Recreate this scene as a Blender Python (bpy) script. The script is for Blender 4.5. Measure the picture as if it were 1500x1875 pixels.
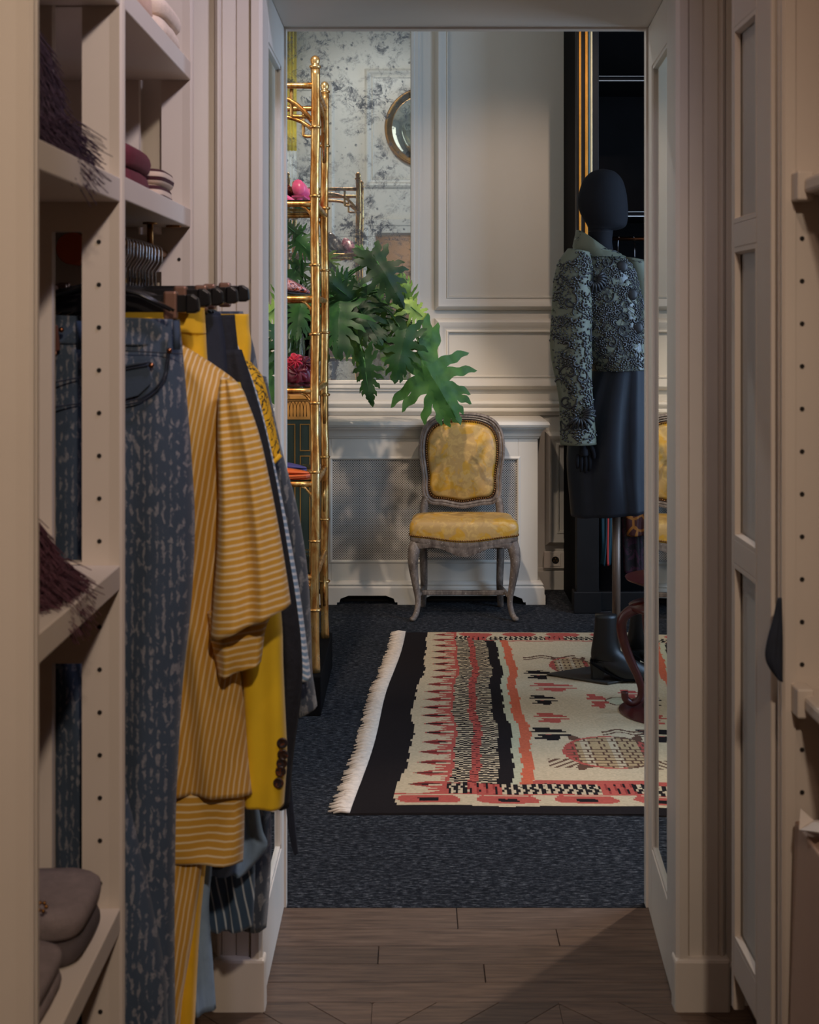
import bpy, bmesh, math, random
from mathutils import Vector, Matrix, noise as mnoise
random.seed(7)
for o in list(bpy.data.objects): bpy.data.objects.remove(o)
scene = bpy.context.scene
COL = scene.collection
PI = math.pi

# ------------------------------------------------------------------ camera
F, VX, VY, CH = 2400.0, 755.0, 585.0, 1.40      # focal length in px, vanishing point, eye height
cam_d = bpy.data.cameras.new('camera'); cam = bpy.data.objects.new('camera', cam_d); COL.objects.link(cam)
cam.location = (0, 0, CH); cam.rotation_euler = (PI/2, 0, 0)
cam_d.sensor_fit = 'VERTICAL'; cam_d.sensor_height = 36.0; cam_d.sensor_width = 28.8
cam_d.lens = F/1875*36.0
cam_d.shift_y = (VY-937.5)/1875
cam_d.shift_x = -(VX-750)/1875
cam_d.clip_start = 0.05
cam_d.dof.use_dof = True; cam_d.dof.focus_distance = 5.6; cam_d.dof.aperture_fstop = 9.0
scene.camera = cam

# ------------------------------------------------------------------ world, exposure
vs = scene.view_settings
vs.view_transform = 'Standard'; vs.look = 'None'; vs.gamma = 1.0; vs.use_curve_mapping = False
vs.exposure = -0.25
w = bpy.data.worlds.new('world'); scene.world = w; w.use_nodes = True
w.node_tree.nodes['Background'].inputs[0].default_value = (0.55, 0.65, 0.85, 1)
w.node_tree.nodes['Background'].inputs[1].default_value = 0.25

# ------------------------------------------------------------------ lights
def look(o, tgt):
    d = Vector(tgt)-o.location
    o.rotation_euler = d.to_track_quat('-Z', 'Y').to_euler()
def spot(name, loc, tgt, power, color, angle=60, blend=0.6, radius=0.05):
    l = bpy.data.lights.new(name, 'SPOT'); l.energy = power; l.color = color
    l.spot_size = math.radians(angle); l.spot_blend = blend; l.shadow_soft_size = radius
    o = bpy.data.objects.new(name, l); COL.objects.link(o); o.location = loc; look(o, tgt); return o
def area(name, loc, tgt, power, color, sx, sy):
    l = bpy.data.lights.new(name, 'AREA'); l.energy = power; l.color = color
    l.shape = 'RECTANGLE'; l.size = sx; l.size_y = sy
    o = bpy.data.objects.new(name, l); COL.objects.link(o); o.location = loc; look(o, tgt); return o
WARM = (1.0, 0.82, 0.66); PEACH = (1.0, 0.74, 0.58); COOL = (0.46, 0.68, 1.0); LAV = (0.76, 0.74, 1.0)
# daylight through the window in the right wall and the one at the left of the far room
area('window_daylight_right', (2.56, 4.35, 1.75), (0.0, 4.35, 1.75), 85, COOL, 1.3, 2.2)
area('window_daylight_left', (-2.36, 4.2, 2.0), (0.0, 4.2, 2.0), 18, (1.0, 0.95, 0.86), 1.2, 2.6)
# ceiling spots of the far room, then one added fill on the door wall
spot('ceiling_spot_chair', (1.02, 4.5, 3.75), (0.32, 6.8, 1.05), 128, PEACH, 46, 0.6, 0.03)
spot('ceiling_spot_plant', (-0.55, 4.5, 3.75), (-0.06, 6.25, 1.30), 300, WARM, 21, 0.55, 0.025)
spot('ceiling_spot_doorway', (1.75, 4.55, 3.4), (0.35, 3.1, 0.0), 230, WARM, 36, 0.5, 0.05)
spot('ceiling_spot_etagere', (-0.45, 3.5, 3.6), (-0.5, 5.2, 1.5), 240, WARM, 45, 0.7, 0.05)
spot('added_fill_door_wall', (-0.35, 5.2, 3.82), (-0.35, 3.12, 2.5), 130, (0.95, 0.97, 1.0), 62, 0.8, 0.05)  # added fill, no known lamp: brightens the door wall reflected in the mirror
# corridor spots over the shelves
spot('corridor_spot_warm', (0.15, 1.1, 2.62), (0.75, 2.1, 1.0), 15, PEACH, 110, 0.9, 0.06)
spot('corridor_spot_cool', (0.35, 1.75, 2.62), (-0.45, 2.75, 1.6), 52, LAV, 90, 0.9, 0.08)
spot('corridor_spot_rear', (0.30, -0.4, 2.62), (-0.50, 2.2, 0.95), 135, WARM, 56, 0.7, 0.06)

spot('added_fill_corridor_rear', (0.1, -1.2, 2.6), (0.1, -2.3, 1.6), 40, PEACH, 100, 0.9, 0.06)  # added fill: lights the rear wall seen through the reflected doorway

# ------------------------------------------------------------------ helpers
def P(px, py, Y):
    return Vector(((px-VX)*Y/F, Y, CH-(py-VY)*Y/F))
def XP(px, Y): return (px-VX)*Y/F
def ZP(py, Y): return CH-(py-VY)*Y/F

WLOC = {}
def wl(o): return WLOC.get(o.name, Vector((0, 0, 0))) if o else Vector((0, 0, 0))
def props(o, label=None, cat=None, group=None, kind=None):
    if label: o['label'] = label
    if cat: o['category'] = cat
    if group: o['group'] = group
    if kind: o['kind'] = kind
    return o
def thing(name, label, cat, loc=(0, 0, 0), group=None):
    o = bpy.data.objects.new(name, None); COL.objects.link(o); o.empty_display_size = 0.1
    o.location = loc; WLOC[o.name] = Vector(loc)
    return props(o, label, cat, group)

class MB:
    def __init__(s): s.v = []; s.f = []; s.uv = []; s.col = None; s.sharp = []
    def add(s, vs, fs, uvs=None):
        b = len(s.v); s.v += [Vector(v) for v in vs]
        s.uv += (uvs if uvs else [(0, 0)]*len(vs))
        s.f += [tuple(i+b for i in f) for f in fs]; return s
    def box(s, x0, x1, y0, y1, z0, z1):
        vs = [(x, y, z) for z in (z0, z1) for y in (y0, y1) for x in (x0, x1)]
        return s.add(vs, [(0, 2, 3, 1), (4, 5, 7, 6), (0, 1, 5, 4), (2, 6, 7, 3), (0, 4, 6, 2), (1, 3, 7, 5)])
    def prism(s, pts, a, b, to3):
        """pts: 2d polygon; a,b extrude values; to3(p,q,h)"""
        n = len(pts); vs = [to3(p[0], p[1], a) for p in pts]+[to3(p[0], p[1], b) for p in pts]
        fs = [tuple(range(n)), tuple(range(2*n-1, n-1, -1))]
        fs += [(i, i+n, (i+1) % n+n, (i+1) % n) for i in range(n)]
        return s.add(vs, fs)
    def rings(s, rings, closed=True, caps=True, uvs=None, loop=False):
        n = len(rings[0]); vs = [p for r in rings for p in r]; fs = []
        m = len(rings); rr = m if loop else m-1
        for i in range(rr):
            for j in range(n if closed else n-1):
                k = (j+1) % n; ii = (i+1) % m
                fs.append((i*n+j, i*n+k, ii*n+k, ii*n+j))
        if caps and not loop:
            fs.append(tuple(range(n-1, -1, -1))); fs.append(tuple((m-1)*n+j for j in range(n)))
        return s.add(vs, fs, uvs)
    def tube(s, pts, r, seg=8, caps=True, loop=False, flat=1.0):
        pts = [Vector(p) for p in pts]; m = len(pts); rs = []
        if not isinstance(r, (list, tuple)): r = [r]*m
        up = Vector((0, 0, 1)); prev = None
        for i, p in enumerate(pts):
            a = pts[(i-1) % m] if (loop or i > 0) else p; b = pts[(i+1) % m] if (loop or i < m-1) else p
            t = (b-a).normalized()
            if prev is None:
                u = t.cross(up)
                if u.length < 0.05: u = t.cross(Vector((1, 0, 0)))
            else:
                u = prev-t*prev.dot(t)
            u.normalize(); prev = u; v = t.cross(u)
            rs.append([p+u*(math.cos(2*PI*j/seg)*r[i])+v*(math.sin(2*PI*j/seg)*r[i]*flat) for j in range(seg)])
        return s.rings(rs, caps=caps, loop=loop)
    def lathe(s, prof, c=(0, 0, 0), seg=24, axis='z'):
        c = Vector(c); rs = []
        for r, h in prof:
            ring = []
            for j in range(seg):
                a = 2*PI*j/seg; q = (math.cos(a)*r, math.sin(a)*r)
                ring.append(c+(Vector((q[0], q[1], h)) if axis == 'z' else Vector((q[0], h, q[1])) if axis == 'y' else Vector((h, q[0], q[1]))))
            rs.append(ring)
        return s.rings(rs)
    def ball(s, c, r, seg=8, rows=5, sc=(1, 1, 1)):
        c = Vector(c); rs = []
        for i in range(rows+1):
            a = -PI/2+PI*i/rows; rr = max(math.cos(a), 0.02)
            rs.append([c+Vector((math.cos(2*PI*j/seg)*rr*r*sc[0], math.sin(2*PI*j/seg)*rr*r*sc[1], math.sin(a)*r*sc[2])) for j in range(seg)])
        return s.rings(rs)
    def frame(s, pts, prof, to3, closed=True):
        """sweep profile [(offset outward, height)] along a 2d path with mitred corners"""
        n = len(pts); rs = []
        for i in range(n):
            p = Vector((pts[i][0], pts[i][1])); a = pts[(i-1) % n]; b = pts[(i+1) % n]
            if not closed and i == 0: a = None
            if not closed and i == n-1: b = None
            d1 = (p-Vector((a[0], a[1]))).normalized() if a is not None else None
            d2 = (Vector((b[0], b[1]))-p).normalized() if b is not None else None
            if d1 is None: d1 = d2
            if d2 is None: d2 = d1
            n1 = Vector((d1.y, -d1.x)); n2 = Vector((d2.y, -d2.x)); m = (n1+n2)
            if m.length < 1e-6: m = n1
            m.normalize(); m = m/max(m.dot(n1), 0.3)
            rs.append([to3(p.x+m.x*o, p.y+m.y*o, h) for o, h in prof])
        return s.rings(rs, closed=True, caps=not closed, loop=closed)
    def build(s, name, mat, parent=None, smooth=False, bevel=0.0, loc=None, kind=None, solid=0.0, subsurf=0, auto=None, label=None):
        me = bpy.data.meshes.new(name)
        base = Vector(loc) if loc is not None else Vector((0, 0, 0))
        off = wl(parent) if parent else base
        me.from_pydata([v-off for v in s.v], [], s.f)
        uvl = me.uv_layers.new(name='UVMap')
        for l in me.loops: uvl.data[l.index].uv = s.uv[l.vertex_index]
        bm = bmesh.new(); bm.from_mesh(me); bmesh.ops.recalc_face_normals(bm, faces=bm.faces); bm.to_mesh(me); bm.free()
        if smooth:
            me.polygons.foreach_set('use_smooth', [True]*len(me.polygons))
            if auto: me.set_sharp_from_angle(angle=math.radians(auto))
        o = bpy.data.objects.new(name, me); COL.objects.link(o)
        if mat: me.materials.append(mat)
        if parent: o.parent = parent; WLOC[o.name] = off.copy()
        else: o.location = base; WLOC[o.name] = base.copy()
        if bevel:
            b = o.modifiers.new('bevel', 'BEVEL'); b.width = bevel; b.segments = 2; b.limit_method = 'ANGLE'; b.angle_limit = math.radians(40)
        if solid:
            b = o.modifiers.new('solid', 'SOLIDIFY'); b.thickness = solid; b.offset = 0
        if subsurf:
            b = o.modifiers.new('sub', 'SUBSURF'); b.levels = subsurf; b.render_levels = subsurf
        if kind: o['kind'] = kind
        if label: o['label'] = label
        return o
def struct(name, mb, mat, **k):
    o = mb.build(name, mat, **k); o['kind'] = 'structure'; return o
def copy_part(o, parent=None, offset=None):
    c = o.copy(); COL.objects.link(c)
    if parent is not None: c.parent = parent
    if offset is not None: c.location = Vector(o.location)+Vector(offset)
    return c
def smooth_path(pts, n=8, closed=False):
    """Catmull-Rom"""
    pts = [Vector(p) for p in pts]; m = len(pts); out = []
    rng = m if closed else m-1
    for i in range(rng):
        p0 = pts[(i-1) % m] if (closed or i > 0) else pts[i]; p1 = pts[i]; p2 = pts[(i+1) % m]
        p3 = pts[(i+2) % m] if (closed or i+2 < m) else p2
        for k in range(n):
            t = k/n
            out.append(0.5*((2*p1)+(p2-p0)*t+(2*p0-5*p1+4*p2-p3)*t*t+(3*p1-p0-3*p2+p3)*t**3))
    if not closed: out.append(pts[-1])
    return out

# ------------------------------------------------------------------ materials
class NT:
    def __init__(s, name):
        s.m = bpy.data.materials.new(name); s.m.use_nodes = True; s.t = s.m.node_tree; s.n = s.t.nodes
        s.b = s.n['Principled BSDF']; s.out = s.n['Material Output']; s._tc = None
    def link(s, a, b): s.t.links.new(a, b)
    def tc(s, out='Object'):
        if s._tc is None: s._tc = s.n.new('ShaderNodeTexCoord')
        return s._tc.outputs[out]
    def map(s, vec, scale=(1, 1, 1), rot=(0, 0, 0), loc=(0, 0, 0)):
        n = s.n.new('ShaderNodeMapping'); s.link(vec, n.inputs[0]); n.inputs['Scale'].default_value = scale
        n.inputs['Rotation'].default_value = rot; n.inputs['Location'].default_value = loc; return n.outputs[0]
    def noise(s, vec, scale=5, detail=4, rough=0.5, dist=0):
        n = s.n.new('ShaderNodeTexNoise'); s.link(vec, n.inputs['Vector']); n.inputs['Scale'].default_value = scale
        n.inputs['Detail'].default_value = detail; n.inputs['Roughness'].default_value = rough; n.inputs['Distortion'].default_value = dist
        return n.outputs['Fac']
    def voro(s, vec, scale=5, feature='F1', out='Distance', rnd=1.0):
        n = s.n.new('ShaderNodeTexVoronoi'); n.feature = feature; s.link(vec, n.inputs['Vector']); n.inputs['Scale'].default_value = scale
        n.inputs['Randomness'].default_value = rnd
        return n.outputs[out]
    def wave(s, vec, scale=5, dist=0, dscale=1, prof='SIN', direction='X', typ='BANDS'):
        n = s.n.new('ShaderNodeTexWave'); n.wave_type = typ; n.bands_direction = direction; n.wave_profile = prof
        s.link(vec, n.inputs['Vector']); n.inputs['Scale'].default_value = scale; n.inputs['Distortion'].default_value = dist
        n.inputs['Detail Scale'].default_value = dscale; return n.outputs['Fac']
    def ramp(s, fac, stops, interp='LINEAR'):
        n = s.n.new('ShaderNodeValToRGB'); s.link(fac, n.inputs[0]); cr = n.color_ramp; cr.interpolation = interp
        while len(cr.elements) < len(stops): cr.elements.new(0.5)
        for e, (p, c) in zip(cr.elements, stops):
            e.position = p; e.color = (c, c, c, 1) if isinstance(c, (int, float)) else (c[0], c[1], c[2], 1)
        return n.outputs[0]
    def math(s, op, a, b=None):
        n = s.n.new('ShaderNodeMath'); n.operation = op
        for i, x in enumerate((a, b)):
            if x is None: continue
            if isinstance(x, (int, float)): n.inputs[i].default_value = x
            else: s.link(x, n.inputs[i])
        return n.outputs[0]
    def mix(s, fac, a, b, blend='MIX'):
        n = s.n.new('ShaderNodeMix'); n.data_type = 'RGBA'; n.blend_type = blend
        for i, x in ((0, fac), (6, a), (7, b)):
            if isinstance(x, (int, float)): n.inputs[i].default_value = x
            elif isinstance(x, tuple): n.inputs[i].default_value = (x[0], x[1], x[2], 1)
            else: s.link(x, n.inputs[i])
        return n.outputs[2]
    def sep(s, vec):
        n = s.n.new('ShaderNodeSeparateXYZ'); s.link(vec, n.inputs[0]); return n.outputs
    def set(s, k, v):
        i = s.b.inputs[k]
        if isinstance(v, (int, float)): i.default_value = v
        elif isinstance(v, tuple): i.default_value = (v[0], v[1], v[2], 1)
        else: s.link(v, i)
        return s
    def bump(s, h, strength=0.3, dist=0.005):
        n = s.n.new('ShaderNodeBump'); s.link(h, n.inputs['Height']); n.inputs['Strength'].default_value = strength
        n.inputs['Distance'].default_value = dist; s.link(n.outputs[0], s.b.inputs['Normal']); return s
def hexc(r, g, b):
    """sRGB 0-255 -> linear"""
    f = lambda c: (c/255/12.92) if c/255 <= 0.04045 else ((c/255+0.055)/1.055)**2.4
    return (f(r), f(g), f(b))
def plain(name, c, rough=0.5, metal=0.0, var=0.12, scale=6.0, bump=0.0, bscale=200, sheen=0.0, spec=0.5):
    t = NT(name); v = t.tc()
    n = t.noise(v, scale, 5, 0.6)
    d = tuple(x*(1-var) for x in c); e = tuple(min(1, x*(1+var)) for x in c)
    t.set('Base Color', t.ramp(n, [(0.3, d), (0.7, e)])); t.set('Roughness', rough); t.set('Metallic', metal)
    t.set('Specular IOR Level', spec)
    if sheen: t.set('Sheen Weight', sheen)
    if bump: t.bump(t.noise(v, bscale, 3, 0.6), bump, 0.003)
    return t.m
M = {}
M['wall'] = plain('wall_paint', hexc(198, 192, 181), 0.55, var=0.03, scale=2, bump=0.04, bscale=120)
M['trim'] = plain('cream_trim_paint', hexc(214, 203, 190), 0.42, var=0.04, scale=3, bump=0.05, bscale=90)
M['shelf'] = plain('cream_shelf_paint', hexc(210, 196, 182), 0.45, var=0.03, scale=3, bump=0.03, bscale=150)
M['corridor'] = plain('corridor_wall_paint', hexc(196, 172, 152), 0.6, var=0.04, scale=2)
M['ceil'] = plain('ceiling_paint', hexc(225, 218, 208), 0.7, var=0.02, scale=2)
M['black'] = plain('black_lacquer', hexc(20, 19, 20), 0.5, var=0.2, scale=8, spec=0.25)
M['blackmatte'] = plain('black_board', hexc(15, 14, 15), 0.8, var=0.15, scale=8, spec=0.06)
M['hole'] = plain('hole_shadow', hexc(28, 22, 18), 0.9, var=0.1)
M['chrome'] = plain('polished_steel', hexc(205, 205, 210), 0.12, 1.0, var=0.03)
M['copper'] = plain('brushed_copper', hexc(150, 98, 70), 0.3, 1.0, var=0.1)
M['brass'] = plain('old_brass', hexc(150, 105, 55), 0.35, 1.0, var=0.2, scale=30)
M['clip'] = plain('clip_brown_metal', hexc(140, 105, 88), 0.35, 0.6, var=0.08)
M['plastic'] = plain('black_hanger_plastic', hexc(16, 15, 17), 0.3, var=0.1)
def m_gold():
    t = NT('gilded_bamboo'); v = t.map(t.tc(), (1, 1, 0.35))
    n = t.noise(v, 26, 6, 0.65, 0.6); n2 = t.noise(t.map(t.tc(), (3, 3, 0.25)), 40, 4, 0.6)
    c = t.ramp(n, [(0.25, hexc(112, 66, 30)), (0.43, hexc(178, 118, 56)), (0.57, hexc(220, 176, 108)), (0.75, hexc(238, 214, 166))])
    t.set('Base Color', t.mix(t.ramp(n2, [(0.55, 0.0), (0.72, 0.7)]), c, hexc(110, 56, 26)))
    t.set('Metallic', 0.85); t.set('Roughness', t.ramp(n, [(0.3, 0.42), (0.7, 0.24)])); t.bump(n, 0.15, 0.004); return t.m
M['gold'] = m_gold()
def m_carpet():
    t = NT('navy_heather_carpet'); v = t.tc()
    n = t.noise(t.map(v, (0.28, 1, 1)), 150, 4, 0.85); big = t.noise(t.map(v, (0.5, 3, 1)), 7, 4, 0.6)
    c = t.ramp(n, [(0.40, hexc(13, 15, 20)), (0.50, hexc(35, 37, 42)), (0.58, hexc(72, 74, 78)), (0.66, hexc(122, 122, 124))])
    t.set('Base Color', t.mix(t.ramp(big, [(0.35, 0.0), (0.7, 0.4)]), c, hexc(20, 21, 25)))
    t.set('Roughness', 0.95); t.set('Specular IOR Level', 0.1); t.bump(n, 0.7, 0.006); return t.m
M['carpet'] = m_carpet()
def m_wood(name, a, b, c):
    t = NT(name); v = t.tc()
    oi = t.n.new('ShaderNodeObjectInfo')
    add = t.n.new('ShaderNodeVectorMath'); add.operation = 'ADD'; t.link(v, add.inputs[0])
    cmb = t.n.new('ShaderNodeCombineXYZ'); t.link(t.math('MULTIPLY', oi.outputs['Random'], 37.0), cmb.inputs[1]); t.link(cmb.outputs[0], add.inputs[1])
    g = t.noise(t.map(add.outputs[0], (2.2, 34, 30)), 3.0, 6, 0.65, 0.4); f = t.noise(t.map(add.outputs[0], (6, 160, 100)), 3, 3, 0.6)
    col = t.ramp(g, [(0.28, a), (0.5, b), (0.72, c)])
    col = t.mix(t.math('MULTIPLY', f, 0.35), col, a)
    hs = t.n.new('ShaderNodeHueSaturation'); t.link(col, hs.inputs['Color']); t.link(t.math('MULTIPLY_ADD', oi.outputs['Random'], 0.45), hs.inputs['Value'])
    hs.inputs['Value'].links[0].from_node.inputs[2].default_value = 0.78
    t.set('Base Color', hs.outputs[0]); t.set('Roughness', 0.48); t.bump(g, 0.12, 0.002); return t.m
M['plank'] = m_wood('oiled_oak_plank', hexc(58, 43, 35), hexc(96, 75, 61), hexc(120, 97, 80))
def m_antique():
    t = NT('antique_mirror_glass'); v = t.tc()
    n = t.noise(v, 3.6, 9, 0.7, 0.4); sp = t.noise(v, 17, 8, 0.78, 0.6); vv = t.voro(v, 22, rnd=1.0)
    m1 = t.ramp(t.math('MULTIPLY', t.ramp(n, [(0.46, 0.0), (0.60, 1.0)]), t.ramp(sp, [(0.47, 0.0), (0.57, 1.0)])), [(0.0, 0.0), (0.8, 1.0)])
    m2 = t.math('MULTIPLY', t.ramp(vv, [(0.10, 1.0), (0.2, 0.0)]), t.ramp(sp, [(0.42, 0.0), (0.52, 1.0)]))
    mask = t.math('MAXIMUM', m1, t.math('MULTIPLY', m2, 0.8))
    gl = t.n.new('ShaderNodeBsdfGlossy'); gl.inputs['Roughness'].default_value = 0.012
    t.link(t.mix(mask, hexc(226, 232, 228), hexc(130, 134, 138)), gl.inputs['Color'])
    df = t.n.new('ShaderNodeBsdfDiffuse'); t.link(t.mix(mask, hexc(196, 198, 190), hexc(88, 92, 98)), df.inputs['Color'])
    mx = t.n.new('ShaderNodeMixShader'); t.link(t.math('ADD', t.math('MULTIPLY', mask, 0.45), t.math('MULTIPLY', n, 0.22)), mx.inputs[0])
    t.link(gl.outputs[0], mx.inputs[1]); t.link(df.outputs[0], mx.inputs[2]); t.link(mx.outputs[0], t.out.inputs[0]); return t.m
M['antique'] = m_antique()
def m_mirror():
    t = NT('clear_mirror_glass'); t.set('Base Color', hexc(222, 228, 222)); t.set('Metallic', 1.0)
    t.set('Roughness', t.ramp(t.noise(t.tc(), 3, 3), [(0.3, 0.005), (0.7, 0.02)])); return t.m
M['mirror'] = m_mirror()
def m_glass(name='clear_glass', c=(0.92, 0.97, 0.95)):
    t = NT(name); gl = t.n.new('ShaderNodeBsdfGlossy'); gl.inputs['Roughness'].default_value = 0.02
    tr = t.n.new('ShaderNodeBsdfTransparent'); tr.inputs['Color'].default_value = (*c, 1)
    fr = t.n.new('ShaderNodeFresnel'); fr.inputs[0].default_value = 1.45
    mx = t.n.new('ShaderNodeMixShader'); t.link(fr.outputs[0], mx.inputs[0]); t.link(tr.outputs[0], mx.inputs[1]); t.link(gl.outputs[0], mx.inputs[2])
    t.link(mx.outputs[0], t.out.inputs[0]); return t.m
M['glass'] = m_glass()
def m_grille():
    t = NT('pierced_radiator_grille'); v = t.tc(); x, y, z = t.sep(v)
    p = 0.0118
    def dots(ox, oz):
        fx = t.math('SUBTRACT', t.math('FRACT', t.math('ADD', t.math('DIVIDE', x, p), 100+ox)), 0.5)
        fz = t.math('SUBTRACT', t.math('FRACT', t.math('ADD', t.math('DIVIDE', z, p), 100+oz)), 0.5)
        return t.math('SQRT', t.math('ADD', t.math('MULTIPLY', fx, fx), t.math('MULTIPLY', fz, fz)))
    d = t.math('MINIMUM', dots(0, 0), dots(0.5, 0.5))
    hole = t.math('LESS_THAN', d, 0.245)
    t.set('Base Color', t.mix(t.noise(v, 5), hexc(196, 190, 180), hexc(182, 176, 168))); t.set('Roughness', 0.5)
    t.set('Alpha', t.math('SUBTRACT', 1.0, hole)); return t.m
M['grille'] = m_grille()
# ------------------------------------------------------------------ structure
WY = 6.80; DN, DF = 2.69, 3.12          # far wall, near and far face of the dividing wall
RX0, RX1, RZ = -2.4, 2.6, 3.9
JL = -0.305
def jr(y): return 0.536+0.06*(y-DN)
DH = 2.096
struct('floor_carpet', MB().box(RX0, RX1, DF, WY+0.1, -0.1, 0.0), M['carpet'])
floor = struct('floor', MB().box(-1.2, 1.4, -2.3, DF, -0.1, -0.014), M['hole'])
# threshold planks across the doorway, five rows
ys = [DF, 3.012, 2.93, 2.848, 2.769, DN-0.002]
joints = [[-0.6, 0.105, 0.9], [-0.6, 0.33, 0.9], [-0.6, -0.075, 0.9], [-0.6, 0.155, 0.9], [-0.6, 0.9]]
def plank(x0, x1, y0, y1, name='plank'):
    g = 0.0009
    return MB().box(x0+g, x1-g, y0+g, y1-g, -0.014, 0.0).build(name, M['plank'], floor, bevel=0.0012, loc=None)
for r in range(5):
    for a, b in zip(joints[r][:-1], joints[r][1:]):
        plank(a, b, ys[r+1], ys[r])
# herringbone boards in front of the threshold
def herring():
    L, Wd = 0.54, 0.09; k = 0
    for i in range(-9, 10):
        for j in range(-3, 4):
            for side in (0, 1):
                ox = j*L*math.sqrt(2)*0.5*2*0.5; 
                cx = 0.3+(j*(L)*math.sqrt(2)/1.0); cy = 2.3+i*Wd*math.sqrt(2)
                a = PI/4 if side == 0 else -PI/4
                if side == 0: c = Vector((cx-L*0.3535, cy, 0))
                else: c = Vector((cx+L*0.3535-Wd*0.0, cy+Wd*0.0, 0))
                R = Matrix.Rotation(a, 3, 'Z')
                bm = bmesh.new(); g = 0.0009
                vs = [bm.verts.new(c+R @ Vector((x, y, z))) for z in (-0.014, 0) for y in (-Wd/2+g, Wd/2-g) for x in (-L/2-Wd, L/2+Wd)]
                for f in [(0, 2, 3, 1), (4, 5, 7, 6), (0, 1, 5, 4), (2, 6, 7, 3), (0, 4, 6, 2), (1, 3, 7, 5)]: bm.faces.new([vs[q] for q in f])
                def cut(co, no):
                    ge = bm.verts[:]+bm.edges[:]+bm.faces[:]
                    rr = bmesh.ops.bisect_plane(bm, geom=ge, plane_co=co, plane_no=no, clear_outer=True)
                    es = [e for e in rr['geom_cut'] if isinstance(e, bmesh.types.BMEdge)]
                    if es: bmesh.ops.edgeloop_fill(bm, edges=es)
                cut(Vector((0, DN-0.003, 0)), Vector((0, 1, 0)))
                if bm.faces: cut(Vector((0, 1.7, 0)), Vector((0, -1, 0)))
                if bm.faces: cut(Vector((0.95, 0, 0)), Vector((1, 0, 0)))
                if bm.faces: cut(Vector((-0.8, 0, 0)), Vector((-1, 0, 0)))
                # chevron mitre at the row ends
                if bm.faces: cut(Vector((cx-L*0.707+0.0005, 0, 0)) if side == 0 else Vector((cx+0.0005, 0, 0)), Vector((-1, 0, 0)))
                if bm.faces: cut(Vector((cx-0.0005, 0, 0)) if side == 0 else Vector((cx+L*0.707-0.0005, 0, 0)), Vector((1, 0, 0)))
                if len(bm.faces) < 5: bm.free(); continue
                bmesh.ops.recalc_face_normals(bm, faces=bm.faces)
                me = bpy.data.meshes.new('plank'); bm.to_mesh(me); bm.free(); me.materials.append(M['plank'])
                o = bpy.data.objects.new('plank', me); COL.objects.link(o); o.parent = floor
herring()
struct('ceiling_far_room', MB().box(RX0-0.1, RX1+0.1, DF, WY+0.1, RZ, RZ+0.1), M['ceil'])
struct('ceiling', MB().box(-1.2, 1.4, -2.3, DN, 2.7, 2.8), M['ceil'])
struct('wall_left', MB().box(RX0-0.1, RX0, DF, WY+0.1, 0, RZ), M['wall'])
struct('wall_right', MB().box(RX1, RX1+0.1, DF, WY+0.1, 0, RZ), M['wall'])
struct('wall_corridor_left', MB().box(-0.98, -0.86, -2.3, DN, -0.014, 2.7), M['corridor'])
struct('wall_corridor_right', MB().box(1.06, 1.18, -2.3, DN, -0.014, 2.7), M['corridor'])
struct('wall_corridor_rear', MB().box(-1.2, 1.4, -2.4, -2.3, -0.014, 2.7), M['corridor'])
# dividing wall with the doorway
wf = MB().box(RX0-0.1, JL-0.03, DN, DF, -0.014, RZ)
wf.prism([(jr(DN)+0.03, DN), (RX1+0.1, DN), (RX1+0.1, DF), (jr(DF)+0.03, DF)], -0.014, RZ, lambda p, q, h: (p, q, h))
wf.prism([(JL-0.03, DN), (jr(DN)+0.03, DN), (jr(DF)+0.03, DF), (JL-0.03, DF)], DH+0.01, RZ, lambda p, q, h: (p, q, h))
struct('wall_front', wf, M['trim'])

# window frames beside the two daylight sources
def window(name, x, sgn, y0, y1, z0, z1):
    fr = MB()
    for a, b, c, d in ((y0-0.07, y1+0.07, z0-0.07, z0), (y0-0.07, y1+0.07, z1, z1+0.07), (y0-0.07, y0, z0, z1), (y1, y1+0.07, z0, z1)):
        fr.box(min(x, x-sgn*0.06), max(x, x-sgn*0.06), a, b, c, d)
    o = struct(name, fr, M['trim'], bevel=0.004)
    return o
window('window_1', RX1, 1, 3.68, 5.02, 0.62, 2.88)
window('window_2', RX0, -1, 3.58, 4.82, 0.68, 3.32)

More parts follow.
